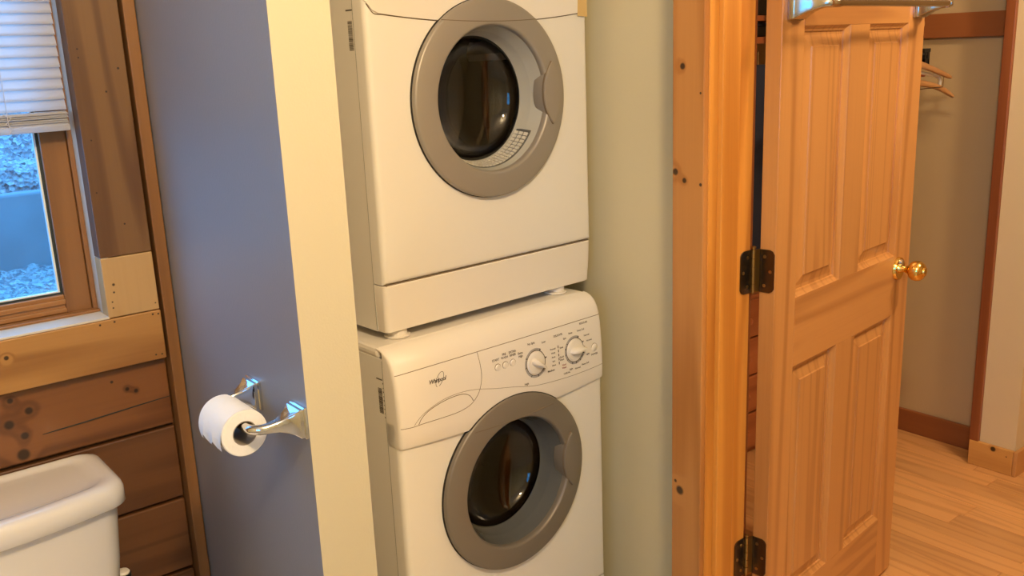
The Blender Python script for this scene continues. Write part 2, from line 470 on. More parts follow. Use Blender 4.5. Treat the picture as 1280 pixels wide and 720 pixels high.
# window wall core with an opening, pieces are added as children
ww = MB()
ww.box((-1.2,1.757,0),(0.556,1.87,0.985)).box((-1.2,1.757,2.05),(0.556,1.87,CH))
ww.box((-1.2,1.757,0.985),(-0.45,1.87,2.05)).box((0.452,1.757,0.985),(0.556,1.87,2.05))
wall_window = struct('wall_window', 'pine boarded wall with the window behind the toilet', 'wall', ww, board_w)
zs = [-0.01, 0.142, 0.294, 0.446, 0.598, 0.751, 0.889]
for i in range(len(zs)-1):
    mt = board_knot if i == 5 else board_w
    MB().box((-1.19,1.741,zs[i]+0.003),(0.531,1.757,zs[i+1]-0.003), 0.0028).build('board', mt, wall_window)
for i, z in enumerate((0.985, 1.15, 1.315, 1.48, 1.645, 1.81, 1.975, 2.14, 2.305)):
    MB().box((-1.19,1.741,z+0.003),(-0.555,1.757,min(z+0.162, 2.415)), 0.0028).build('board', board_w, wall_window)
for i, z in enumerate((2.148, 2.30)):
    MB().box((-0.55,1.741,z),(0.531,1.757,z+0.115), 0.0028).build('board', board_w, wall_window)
# crack across the knotty board
MB().tube([(0.303,1.7405,0.797),(0.33,1.7402,0.7985),(0.37,1.7402,0.800),(0.42,1.7402,0.803),(0.47,1.7402,0.806),(0.53,1.7402,0.809)], [0.0006,0.0011,0.0012,0.0012,0.0011,0.0007], 6).build('board_crack', black_gap, wall_window)

# trims round the window
t1 = struct('trim_1', 'tall plywood window casing beside the blind', 'trim', MB().box((0.437,1.722,1.0945),(0.527,1.757,2.147), 0.0015), ply_hi)
t2 = struct('trim_2', 'short pale plywood piece below the tall window casing', 'trim', MB().box((0.437,1.7215,0.9855),(0.527,1.757,1.0935), 0.0015), ply_lo)
t3 = struct('trim_3', 'wide pine apron board under the window', 'trim', MB().box((-0.55,1.720,0.891),(0.528,1.757,0.984), 0.002), apron_w)
t4 = struct('trim_4', 'narrow pine corner strip where board wall meets partition wall', 'trim', MB().box((0.5335,1.718,0.0),(0.5545,1.757,CH), 0.002), trim_w)
t5 = struct('trim_5', 'plywood casing on the far side of the window', 'trim', MB().box((-0.54,1.722,0.9855),(-0.45,1.757,2.147), 0.0015), ply_hi)
t6 = struct('trim_6', 'plywood head casing over the window', 'trim', MB().box((-0.45,1.722,2.05),(0.437,1.757,2.147), 0.0015), ply_hi)

# ---- window
win = thing('window_1', 'brown wooden sash window with white blind half lowered', 'window', (0,1.80,0.985), kind='structure')
def wp(name, a, b, mat, bev=0.0015, par=None):
    return MB().box((a[0],a[1]-1.80,a[2]-0.985),(b[0],b[1]-1.80,b[2]-0.985), bev).build(name, mat, par or win)
wp('jamb_liner', (0.4385,1.7235,0.986),(0.4515,1.868,2.05), vinyl_liner)
wp('jamb_liner', (-0.4495,1.7235,0.986),(-0.4375,1.868,2.05), vinyl_liner)
wp('head_liner', (-0.4370,1.7235,2.037),(0.4380,1.868,2.05), vinyl_liner)
wp('sill', (-0.437,1.7205,0.9845),(0.438,1.868,0.9885), vinyl_liner, 0.001)
wp('sill_stop', (-0.437,1.775,0.9885),(0.438,1.795,0.993), sash_h, 0.001)
wp('side_track', (0.4305,1.79,0.989),(0.4384,1.86,2.037), sash_v, 0.001)
wp('side_track', (-0.4374,1.79,0.989),(-0.4305,1.86,2.037), sash_v, 0.001)
sash = wp('sash_bottom_rail', (-0.386,1.800,0.989),(0.3868,1.832,1.0255), sash_h)
wp('rail_lip', (-0.386,1.7955,1.0085),(0.3868,1.8005,1.0175), sash_h, 0.001, None)
wp('rail_lip', (-0.386,1.7955,0.9935),(0.3868,1.8005,1.0015), sash_h, 0.001, None)
wp('sash_stile', (0.387,1.798,0.989),(0.430,1.834,2.036), sash_v)
wp('sash_stile', (-0.430,1.798,0.989),(-0.387,1.834,2.036), sash_v)
wp('sash_top_rail', (-0.386,1.800,1.99),(0.3868,1.832,2.036), sash_h)
g = MB()
for a, b in (((0.383,1.807,1.0255),(0.3868,1.822,1.99)),((-0.386,1.807,1.0255),(-0.3825,1.822,1.99)),((-0.3825,1.807,1.0255),(0.383,1.822,1.0290)),((-0.3825,1.807,1.9865),(0.383,1.822,1.99))):
    g.box((a[0],a[1]-1.8,a[2]-0.985),(b[0],b[1]-1.8,b[2]-0.985))
g.build('glazing_gasket', gasket, win)
g = MB()
for a, b in (((0.380,1.810,1.029),(0.383,1.819,1.9865)),((-0.3825,1.810,1.029),(-0.3795,1.819,1.9865)),((-0.3795,1.810,1.029),(0.380,1.819,1.0312)),((-0.3795,1.810,1.984),(0.380,1.819,1.9865))):
    g.box((a[0],a[1]-1.8,a[2]-0.985),(b[0],b[1]-1.8,b[2]-0.985))
g.build('glazing_spacer', spacer, win)
MB().box((-0.3795,0.0125,0.0465),(0.380,0.0165,0.999)).build('pane', pane_glass, win)

# ---- blind
bl = thing('window_blind', 'white slatted blind raised partway in the window', 'blind', (0,1.768,1.318))
MB().box((-0.432,-0.016,0.700),(0.432,0.016,0.716), 0.002).build('head_rail', blind_vinyl, bl)
MB().box((-0.430,-0.0135,0.0),(0.431,0.0135,0.011), 0.003).build('bottom_rail', blind_vinyl, bl)
def slat_mesh(tilt):
    mb = MB(); n = 5; vs = []; fs = []
    hw = 0.0125
    for e in (-0.430, 0.430):
        for side in (0, 1):
            for k in range(n):
                u = -1+2*k/(n-1)
                yy = u*hw; zz = 0.0022*(1-u*u) - side*0.0006
                c, s_ = math.cos(tilt), math.sin(tilt)
                vs.append((e, yy*c-zz*s_, yy*s_+zz*c))
    for side in (0, 1):
        for k in range(n-1):
            a = side*n+k
            fs.append((a, a+1, a+1+2*n, a+2*n))
    fs += [(0, n, 3*n, 2*n), (n-1, 2*n-1, 4*n-1, 3*n-1)]
    mb.add(vs, fs)
    return mb
s0 = slat_mesh(math.radians(62)).build('slat', blind_vinyl, bl, True)
s0.location = (0, 0, 0.0465)
for i in range(1, 37):
    s = s0.copy(); C.objects.link(s); s.parent = bl; s.location = (0, 0, 0.0465+i*0.0177)
f0 = slat_mesh(0.0).build('stacked_slat', blind_vinyl, bl, True)
f0.location = (0, 0, 0.0118)
for i in range(1, 9):
    s = f0.copy(); C.objects.link(s); s.parent = bl; s.location = (random.uniform(-.0015,.0015), 0, 0.0118+i*0.0024); s.rotation_euler = (random.uniform(-.12,.12), 0, random.uniform(-.002,.002))
for x in (0.335, 0.0, -0.335):
    MB().tube([(x,-0.0145,0.002),(x,-0.015,0.03),(x,-0.0135,0.7)], 0.0008, 6).build('ladder_cord', blind_vinyl, bl)
    MB().tube([(x-.006,-0.0145,0.034),(x+.005,-0.0165,0.027),(x-.004,-0.0165,0.018),(x+.005,-0.0165,0.010),(x-.002,-0.015,0.001)], 0.0012, 6).build('cord_tangle', blind_vinyl, bl)

# ---- outside the window
def grid(name, label, cat, x0, x1, y0, y1, nx, ny, zf, mat, kind):
    vs, fs = [], []
    for j in range(ny+1):
        for i in range(nx+1):
            x = x0+(x1-x0)*i/nx; y = y0+(y1-y0)*j/ny
            vs.append((x, y, zf(x, y)))
    for j in range(ny):
        for i in range(nx):
            a = j*(nx+1)+i
            fs.append((a, a+1, a+nx+2, a+nx+1))
    o = mesh_obj(name, vs, fs, mat)
    return tag(o, label, cat, kind=kind)
rnd = random.Random(3)
grid('ground_outside', 'gravel ground outside the window', 'ground', -3, 5, 1.95, 5.05, 200, 78, lambda x, y: 0.16*(y-1.95)+rnd.uniform(-.016,.016), gravel, 'structure')
grid('rubble_bank', 'rough rubble slope above the concrete wall outside', 'bank', -3, 6, 5.13, 9.5, 225, 110, lambda x, y: 0.4 if y < 5.14 else 0.86+0.62*min(y-5.1,1.6)+0.12*max(0,y-6.7)+rnd.uniform(-.035,.035), rubble, 'structure')
vs = MB().box((-3,5.0,0.2),(6,5.10,0.842), 0.012)
tag(vs.build('retaining_wall', concrete), 'low weathered concrete retaining wall seen through the window', 'wall', kind='structure')

# ---- partition beside the toilet, toilet side coloured darker for shade
pw = MB().box((0.556,1.20,0),(0.648,2.30,CH)).build('wall_partition', dimmed_cream)
pw.data.materials.append(shaded_side_paint)
for p in pw.data.polygons:
    if p.normal.x < -0.9: p.material_index = 1
tag(pw, 'partition wall with dimmed cream end and shade-darkened toilet side', 'wall', kind='structure')
struct('wall_niche_back', 'cream back wall of the laundry niche', 'wall', MB().box((0.648,2.25,0),(1.60,2.30,CH)), wall_paint)
struct('wall_niche_right', 'greenish cream side wall right of the stacked machines', 'wall', MB().box((1.572,1.25,0),(1.60,2.25,CH)), wall_paint)
dw = MB()
dw.box((1.40,1.173,0),(1.5225,1.25,CH)).box((1.40,0.485,2.06),(1.5225,1.173,CH)).box((1.40,-1.5,0),(1.5225,0.467,CH)).box((1.40,0.467,2.06),(1.5225,0.485,CH))
dw.box((1.5225,1.2265,0),(1.60,1.25,CH))
struct('wall_doorway', 'cream wall pierced by the pine framed doorway', 'wall', dw, wall_paint)
# door frame
struct('trim_7', 'knotty pine door casing next to the laundry niche', 'trim', MB().box((1.380,1.158,0),(1.400,1.236,2.12), 0.0025), case_w)
jb = MB().box((1.392,1.155,0),(1.5225,1.173,2.06), 0.0015)
struct('trim_8', 'orange pine door jamb carrying the hinges', 'trim', jb, jamb_w)
struct('trim_9', 'pine stop strip on the hinge jamb', 'trim', MB().box((1.415,1.143,0),(1.466,1.1555,2.048), 0.002), jamb_w)
struct('trim_10', 'pine casing on the bedroom side of the hinge jamb', 'trim', MB().box((1.5230,1.164,0),(1.5415,1.226,2.12), 0.002), redpine_v)
struct('trim_11', 'pine latch jamb of the doorway', 'trim', MB().box((1.392,0.467,0),(1.5225,0.485,2.06), 0.0015), jamb_w)
struct('trim_12', 'pine head jamb of the doorway', 'trim', MB().box((1.392,0.485,2.042),(1.5225,1.155,2.06), 0.0015), jamb_w)
struct('trim_13', 'pine casing on the latch side of the doorway', 'trim', MB().box((1.380,0.404,0),(1.400,0.482,2.12), 0.0025), case_w)
struct('trim_14', 'pine head casing over the doorway', 'trim', MB().box((1.380,0.4825,2.045),(1.400,1.1575,2.12), 0.0025), jamb_w)

# ---- bedroom / closet shell
struct('wall_right', 'far bedroom wall', 'wall', MB().box((4.6,-1.5,0),(4.7,1.22,CH)), tan_paint)
struct('wall_closet_front', 'short cream wall end standing on a pine baseboard', 'wall', MB().box((3.02,1.222,0),(4.7,1.337,CH)), pillar_paint)
struct('wall_closet_side', 'tan closet side wall behind the hangers', 'wall', MB().box((3.122,1.337,0),(3.22,2.4,CH)), tan_paint)
struct('wall_closet_back', 'closet back wall hidden behind the door', 'wall', MB().box((1.60,2.30,0),(3.122,2.40,CH)), tan_paint)
struct('trim_15', 'dark reddish upright board at the closet corner', 'trim', MB().box((3.008,1.3375,0.0),(3.1215,1.368,CH), 0.002), redpine_v)
struct('baseboard_closet', 'reddish wooden baseboard along the closet side wall', 'baseboard', MB().box((3.108,1.369,0),(3.1215,2.30,0.085), 0.003), redpine_h)
struct('baseboard_pillar', 'blond knotty pine baseboard on the wall end', 'baseboard', MB().box((3.006,1.2215,0),(3.0195,1.366,0.087), 0.003), base_pine)
struct('baseboard_front', 'pine baseboard running along the bedroom side of the wall end', 'baseboard', MB().box((3.006,1.208,0),(4.6,1.2212,0.087), 0.003), base_pine_x)
struct('trim_16', 'reddish shelf cleat board across the closet wall', 'trim', MB().box((3.100,1.369,1.400),(3.1215,2.30,1.477), 0.002), redpine_h)

# ---- oak floor, each strip a piece
fl = struct('floor_bedroom', 'oak strip floor of the bedroom and closet', 'floor', MB().box((1.40,-1.5,-0.05),(4.6,1.22,-0.012)).box((1.60,1.22,-0.05),(3.12,2.30,-0.012)), oak)
prnd = random.Random(11)
PWD = 0.078
far = MB()
proto = {}
for i in range(41):
    x0 = 1.402+i*PWD
    x1 = min(x0+PWD-0.0008, 4.6)
    near = 1.70 < x0 < 3.02
    yend = 2.298 if 1.60 < x0 and x1 < 3.12 else 1.206
    y = -1.5 - prnd.uniform(0, 0.5)
    while y < yend:
        ln = prnd.choice((0.45, 0.6, 0.75, 0.95))
        a, b = max(y, -1.498), min(y+ln-0.0009, yend)
        y += ln
        if b-a < 0.02: continue
        if near and b > 0.55:
            key = round(b-a, 4)
            if key not in proto:
                o = MB().box((0,0,0),(PWD-0.0008,b-a,0.0125), 0.0014).build('plank', oak, fl)
                proto[key] = o
            else:
                o = proto[key].copy(); C.objects.link(o); o.parent = fl
            o.location = (x0, a, -0.0125+prnd.uniform(-.0003,.0002))
        else:
            far.box((x0,a,-0.0125),(x1,b,0))
far.build('far_planks', oak, fl, kind='stuff')

# ================================================================== STACKED MACHINES
AW = 0.595
YA = math.radians(2.9)
AX = Vector((math.cos(YA), math.sin(YA), 0)); AY = Vector((-math.sin(YA), math.cos(YA), 0))

def holed_panel(x0, x1, z0, z1, cx, cz, r, rad, depth):
    """front sheet with a round hole and rounded rim; front at y=0"""
    angs = sorted(set([2*PI*i/96 for i in range(96)]))
    for (px, pz) in ((x0, z0), (x1, z0), (x1, z1), (x0, z1)):
        t = math.atan2(pz-cz, px-cx) % (2*PI)
        j = min(range(len(angs)), key=lambda k: abs(angs[k]-t))
        angs[j] = t
    def hit(t):
        c, s = math.cos(t), math.sin(t)
        ts = []
        if c > 1e-9: ts.append((x1-cx)/c)
        if c < -1e-9: ts.append((x0-cx)/c)
        if s > 1e-9: ts.append((z1-cz)/s)
        if s < -1e-9: ts.append((z0-cz)/s)
        q = min(ts)
        return cx+q*c, cz+q*s
    mx, mz = (x0+x1)/2, (z0+z1)/2
    loops = []
    loops.append([(cx+r*math.cos(t), 0.06, cz+r*math.sin(t)) for t in angs])
    loops.append([(cx+r*math.cos(t), 0.0, cz+r*math.sin(t)) for t in angs])
    for k in range(5):
        a = PI/2*k/4
        ins, y = rad*(1-math.sin(a)), rad*(1-math.cos(a))
        lp = []
        for t in angs:
            hx, hz = hit(t)
            lp.append((mx+(hx-mx)*(1-ins/((x1-x0)/2)), y, mz+(hz-mz)*(1-ins/((z1-z0)/2))))
        loops.append(lp)
    loops.append([(hit(t)[0], depth, hit(t)[1]) for t in angs])
    mb = MB(); mb.loft(loops, caps=False)
    return mb

def curve_surface(xs, prof, yfun, back, rad=0.010):
    """console: prof = list of t rows -> each row gives functions of x: (z), y from yfun(x, row)"""
    vs, fs = [], []
    n = len(xs); mrow = len(prof)
    for j in range(mrow):
        for x in xs:
            y, z = yfun(x, j)
            e = min(x-xs[0], xs[-1]-x)
            if e < rad: y += rad-math.sqrt(max(0, rad*rad-(rad-e)**2))
            vs.append((x, y, z))
    for j in range(mrow-1):
        for i in range(n-1):
            a = j*n+i
            fs.append((a, a+1, a+n+1, a+n))
    base = len(vs)
    rim = [(0*n+i) for i in range(n)]+[(j*n+n-1) for j in range(1, mrow)]+[((mrow-1)*n+i) for i in range(n-2, -1, -1)]+[(j*n) for j in range(mrow-2, 0, -1)]
    for k in rim:
        x, y, z = vs[k]
        vs.append((x, max(back, y), z))
    for q in range(len(rim)):
        w = (q+1) % len(rim)
        fs.append((rim[q], rim[w], base+w, base+q))
    fs.append([base+q for q in range(len(rim))])
    return MB().add(vs, fs)

XS = [0.0, 0.001, 0.003, 0.006, 0.010, 0.016]+[0.03+i*(AW-0.06)/24 for i in range(25)]+[AW-0.016, AW-0.010, AW-0.006, AW-0.003, AW-0.001, AW]

def text_mesh(body, size, shear=0.0, space=1.0):
    cu = bpy.data.curves.new('t', 'FONT')
    cu.body = body; cu.size = size; cu.align_x = 'CENTER'; cu.align_y = 'CENTER'
    cu.offset = size*0.028; cu.shear = shear; cu.resolution_u = 2; cu.space_character = space
    o = bpy.data.objects.new('t', cu); C.objects.link(o)
    dg = bpy.context.evaluated_depsgraph_get(); dg.update()
    me = o.evaluated_get(dg).to_mesh()
    vs = [v.co[:] for v in me.vertices]; fs = [list(p.vertices) for p in me.polygons]
    o.evaluated_get(dg).to_mesh_clear()
    bpy.data.objects.remove(o); bpy.data.curves.remove(cu)
    return vs, fs

def con_low(x):
    u = (x-AW/2)/(AW/2)
    return 0.650-0.012*(1-u*u)
def porthole(root, cx, cz, ring_mat, funnel_mat, washer):
    ring = MB().lathe([(0.205,0.004),(0.205,-0.0115),(0.2038,-0.0142),(0.200,-0.0155),(0.156,-0.0205),(0.153,-0.0200),(0.1505,-0.0165),(0.1495,-0.010),(0.1490,0.0)], 'y', (cx,0,cz), 96).build('door_ring', ring_mat, root)
    auto_smooth(ring, 50)
    def gyf(x, z):
        return -0.0122 if washer and z > con_low(min(max(x, 0), AW))-0.001 else -0.0040
    lp = []
    for k in range(97):
        a = 2*PI*k/96
        ca, sa = math.cos(a), math.sin(a)
        gy = gyf(cx+0.2065*ca, cz+0.2065*sa)
        lp.append([(cx+r*ca, y, cz+r*sa) for r, y in ((0.2066,0.0005),(0.2066,gy),(0.2049,gy),(0.2049,0.0005))])
    MB().loft(lp, caps=False).build('door_gap', black_gap, root)
    prof = [(0.1495,-0.006),(0.1440,0.010),(0.1405,0.022),(0.1395,0.024),(0.1390,0.026),(0.1345,0.046),(0.1335,0.048),(0.1330,0.050),(0.1290,0.058)]
    auto_smooth(MB().lathe(prof, 'y', (cx,0,cz), 96).build('door_funnel', funnel_mat, ring), 35)
    # glass bowl, a shell with two walls, bulging into the drum
    gl = []
    for k in range(10):
        a = k/9
        gl.append((0.131*math.cos(a*PI/2), 0.055+0.058*math.sin(a*PI/2)))
    gi = [(max(r-0.005, 0.0), y-0.005) for r, y in gl][::-1]
    gi[0] = (0.0, gi[0][1])
    gl[-1] = (0.0005, gl[-1][1]); gi[0] = (0.0005, gi[0][1])
    auto_smooth(MB().lathe(gl+gi, 'y', (cx,0,cz), 72, close=True).build('door_glass', door_glass, ring), 50)
    auto_smooth(MB().lathe([(0.1325,0.0535),(0.1325,0.0575),(0.1285,0.0575),(0.1285,0.0525)], 'y', (cx,0,cz), 72, close=True).build('glass_rim', chrome if washer else black_pl, ring), 50)
    # handle: lens shaped pad over the inner edge
    hx, hh, hw = cx+0.166, 0.0665, 0.0265
    hx -= 0.004
    secs = []
    R = (hh*hh+hw*hw)/(2*hw)
    def lens(sx, off):
        pts = []
        for k in range(17):
            z = -hh+2*hh*k/16
            w = math.sqrt(max(0, R*R-z*z))-(R-hw)
            pts.append((w*sx, z*sx))
        for k in range(15, 0, -1):
            z = -hh+2*hh*k/16
            w = math.sqrt(max(0, R*R-z*z))-(R-hw)
            pts.append((-w*sx, z*sx))
        return [(hx+a, off, cz+0.004+b) for a, b in pts]
    hm = MB().loft([lens(1.0, 0.012), lens(1.0, -0.0235), lens(0.985, -0.0245), lens(0.90, -0.0255)])
    auto_smooth(hm.build('door_handle', (shaded_silver if washer else handle_silver), ring), 30)
    hg = MB().loft([lens(1.025, -0.0165), lens(1.025, -0.0214)])
    hg.build('handle_gap', seam_brown, ring)
    # drum
    dr = MB()
    pr = [(0.150,0.062)]
    pr += [(0.21,0.075),(0.235,0.10)]+([] if washer else [(0.231+0.004*(k % 2), 0.11+k*0.012) for k in range(16)])+[(0.235,0.30),(0.22,0.36)]+([(0.16,0.362),(0.155,0.350),(0.10,0.352),(0.095,0.362)] if not washer else [])+[(0.0005,0.37)]
    drum = auto_smooth(dr.lathe(pr, 'y', (cx,0,cz), 64).build('drum', drum_holes if washer else drum_steel, root), 30)
    for k in range(3):
        a = 2*PI*k/3+0.5
        mb = MB()
        n_ = Vector((math.cos(a), 0, math.sin(a))); t_ = Vector((-math.sin(a), 0, math.cos(a)))
        c0 = Vector((cx, 0, cz))
        secs = []
        for y in (0.11, 0.14, 0.27, 0.30):
            h = 0.018 if y in (0.11, 0.30) else 0.05
            secs.append([tuple(c0+n_*0.233+t_*0.03+Vector((0,y,0))), tuple(c0+n_*(0.233-h)+t_*0.010+Vector((0,y,0))), tuple(c0+n_*(0.233-h)-t_*0.010+Vector((0,y,0))), tuple(c0+n_*0.233-t_*0.03+Vector((0,y,0)))])
        mb.loft(secs).build('drum_paddle', light_grey_pl if not washer else drum_steel, drum)
    if not washer:
        # perforated lint grille on the lower lip
        vs, fs = [], []
        lg = MB()
        for k in range(26):
            a0 = math.radians(222+k*4.0); a1 = math.radians(222+(k+1)*4.0-0.9)
            for q in range(3):
                y0 = 0.012+q*0.013; y1 = y0+0.0095
                rr = lambda y: 0.1455-0.22*y
                v = []
                for y in (y0, y1):
                    for a in (a0, a1):
                        for dr_ in (0.0, -0.003):
                            v.append((cx+(rr(y)+dr_)*math.cos(a), y, cz+(rr(y)+dr_)*math.sin(a)))
                lg.add(v, [(0,2,3,1),(4,5,7,6),(0,1,5,4),(2,6,7,3),(1,3,7,5),(0,4,6,2)])
        o = lg.build('lint_grille', lint_grey, ring); o['kind'] = 'stuff'
        gb = MB()
        av = [math.radians(220+i*3.0) for i in range(37)]
        gb.loft([[(cx+(0.1462-0.22*y-d)*math.cos(a), y, cz+(0.1462-0.22*y-d)*math.sin(a)) for (y, d) in ((0.009,0),(0.052,0),(0.052,0.0016),(0.009,0.0016))] for a in av])
        gb.build('grille_backing', grey_rubber, ring)
    return ring

def surf_tube(fn, pts, r, off=0.0002, dens=8, closed=False):
    """thin line laid on a console surface; pts are (x, z)"""
    P = []
    n = len(pts)
    for i in range(n-1):
        p0 = pts[max(i-1, 0)]; p1 = pts[i]; p2 = pts[i+1]; p3 = pts[min(i+2, n-1)]
        for k in range(dens):
            t = k/dens
            q = []
            for d in (0, 1):
                q.append(0.5*((2*p1[d])+(-p0[d]+p2[d])*t+(2*p0[d]-5*p1[d]+4*p2[d]-p3[d])*t*t+(-p0[d]+3*p1[d]-3*p2[d]+p3[d])*t**3))
            P.append(q)
    P.append(pts[-1])
    return MB().tube([(x, fn(x, z)-off, z) for x, z in P], r, 6)

def barcode(root, x, y0, y1, z0, z1, seed):
    r = random.Random(seed); mb = MB()
    z = z0
    while z < z1:
        w = r.choice((0.0006, 0.0010, 0.0016))
        mb.box((x-0.0004, y0, z), (x, y1, min(z+w, z1)))
        z += w+r.choice((0.0007, 0.0012))
    # digits beside the bars
    for k in range(9):
        zz = z0+(z1-z0)*(-0.15+1.35*k/8)
        mb.box((x-0.0004, y0-0.0055, zz), (x, y0-0.0035, zz+r.uniform(.001,.003)))
    mb.box((x-0.0004, y0-0.003, z1+0.018), (x, y1+0.004, z1+0.0205))
    return mb.build('barcode_sticker', print_ink, root)

# ---------------------------------------------------------------- dryer
d_org = AX*1.008+AY*1.5416
DZ = 0.872
dryer = thing('dryer', 'white front-loading dryer stacked on top of the washer', 'dryer', (d_org.x, d_org.y, DZ), YA)
DH, DD = 0.85, 0.58
body = MB().box((0.001,0.042,0.0),(AW-0.001,DD,DH), 0.004).build('body', white_enamel, dryer)
# cut by a recess: body front is hidden behind the front sheet, a dark liner closes the tub
dcx, dcz = 0.2975, 1.322-DZ
bpy.data.objects.remove(body)
def cabinet(root, H, D, cx, cz):
    mb = MB()
    x0, x1 = 0.0008, AW-0.0008
    t = 0.004
    mb.box((x0,0.040,0.0),(x0+t,D,H)); mb.box((x1-t,0.040,0.0),(x1,D,H))
    mb.box((x0+t,0.040,0.0),(x1-t,D,t)); mb.box((x0+t,0.040,H-t),(x1-t,D,H))
    mb.box((x0+t,D-t,t),(x1-t,D,H-t))
    return mb.build('body', white_enamel, root)
cabinet(dryer, DH, DD, dcx, dcz)
auto_smooth(holed_panel(0.0, AW, 0.1015, 0.845, dcx, dcz, 0.150, 0.012, 0.0385).build('front_panel', white_enamel, dryer), 30)
# kick plate leaning slightly back
kp = []
for (z, dy, ins) in ((0.0, 0.010, 0.004), (0.002, 0.007, 0.003), (0.05, 0.003, 0.001), (0.0975, 0.0008, 0.0002), (0.0993, 0.003, 0.001)):
    rad = 0.012
    row = []
    for k in range(7):
        a = PI/2*k/6
        row.append((ins+rad*(1-math.sin(a)), dy+rad*(1-math.cos(a)), z))
    row = row[::-1]
    row = row + [(AW-x, y, zz) for x, y, zz in row[::-1]]
    row = row + [(AW-ins, 0.0385, z), (ins, 0.0385, z)]
    kp.append(row)
auto_smooth(MB().loft(kp).build('kick_plate', white_plastic, dryer), 30)
# control fascia above a smiling seam
def dz_low(x):
    u = (x-AW*0.52)/(AW/2)
    base = 1.4795+0.021*u*u-DZ
    return base + (max(0, 0.020-x)*1.1)
def dy_con(x, j):
    t = j/10
    z = dz_low(x)*(1-t)+0.848*t
    return (-0.0030, z)
auto_smooth(curve_surface(XS, list(range(11)), dy_con, 0.036).build('control_fascia', white_plastic, dryer), 30)
porthole(dryer, dcx, dcz, silver_paint, light_grey_pl, False)
ringy = lambda x, z: -0.0150-(0.200-math.hypot(x-dcx, z-dcz))/0.044*0.0055
pts = [(dcx+u, 1.4795+0.021*((dcx+u-AW*0.52)/(AW/2))**2-DZ) for u in (-0.128,-0.09,-0.045,0,0.045,0.09,0.125)]
pts = [p for p in pts]
surf_tube(ringy, pts, 0.0009, 0.0).build('ring_crease', seam_brown, dryer)
sm = surf_tube(lambda x, z: -0.0001, [(x, dz_low(x)-0.0012) for x in [0.006, 0.02]+[0.04*i for i in range(1, 15)]+[AW-0.004]], 0.0011, 0.0, 4)
sm.build('fascia_seam', seam_brown, dryer)
MB().box((0.006,0.004,0.0990),(AW-0.006,0.03,0.1018)).build('plinth_seam', seam_brown, dryer)
MB().box((-0.0002,0.0385,0.001),(0.003,0.0402,DH-0.002)).build('side_seam', light_grey_pl, dryer)
barcode(dryer, 0.0008, 0.045, 0.060, 1.432-DZ, 1.487-DZ, 5)
for fx, fy in ((0.045,0.035),(0.505,0.035),(0.045,0.53),(0.55,0.53)):
    f = auto_smooth(MB().lathe([(0.0005,0.0),(0.019,0.0),(0.021,-0.004),(0.021,-0.016),(0.0005,-0.016)], 'z', (fx,fy,0.0), 24).build('foot', white_plastic, dryer), 40)
    auto_smooth(MB().lathe([(0.0005,-0.0175),(0.027,-0.0175),(0.0275,-0.0135),(0.0215,-0.0125),(0.0215,-0.0165),(0.0005,-0.0165)], 'z', (fx,fy,0.0), 24).build('foot_cup', white_plastic, f), 40)

# masking tape on the dryer corner
tp = thing('masking_tape_strip', 'yellowed masking tape on the dryer corner', 'tape', tuple(d_org+AX*0.585+Vector((0,0,1.487))), YA)
MB().add([(-0.0235,-0.0036,0.001),(0.0075,-0.0036,-0.001),(0.0060,-0.0036,0.09),(-0.0195,-0.0036,0.09),(-0.0235,-0.0033,0.001),(0.0075,-0.0033,-0.001),(0.0060,-0.0033,0.09),(-0.0195,-0.0033,0.09)],
         [(0,1,2,3),(4,7,6,5),(0,4,5,1),(1,5,6,2),(2,6,7,3),(3,7,4,0)]).build('tape_piece', masking, tp)

# ---------------------------------------------------------------- washer
w_org = AX*0.973+AY*1.48
washer = thing('washer', 'white front-loading washer with dial console under the dryer', 'washer', (w_org.x, w_org.y, 0.0), YA)
WH = 0.853
wcx, wcz = 0.302, 0.481
mbw = MB()
x0, x1, t_ = 0.0008, AW-0.0008, 0.004
mbw.box((x0,0.040,0.012),(x0+t_,DD,WH-0.02)).box((x1-t_,0.040,0.012),(x1,DD,WH-0.02)).box((x0+t_,0.040,0.012),(x1-t_,DD,0.016)).box((x0+t_,DD-t_,0.016),(x1-t_,DD,WH-0.02))
mbw.build('body', white_enamel, washer)
MB().box((0.0,0.052,WH-0.022),(AW,DD,WH), 0.008).build('top_plate', white_plastic, washer)
auto_smooth(holed_panel(0.0, AW, 0.115, 0.70, wcx, wcz, 0.150, 0.012, 0.0385).build('front_panel', white_enamel, washer), 30)
auto_smooth(curve_surface(XS, [0,1,2,3], lambda x, j: ((0.004,0.001,0.0,0.0)[j], 0.012+0.1005*j/3+0.006*(1-((x-AW/2)/(AW/2))**2)*(j == 3)*-1), 0.0385).build('kick_plate', white_plastic, washer), 30)
for fx, fy in ((0.05,0.05),(0.545,0.05),(0.05,0.53),(0.545,0.53)):
    MB().lathe([(0.0005,0.012),(0.02,0.012),(0.02,0.0),(0.0005,0.0)], 'z', (fx,fy,0.0), 20).build('foot', black_pl, washer)
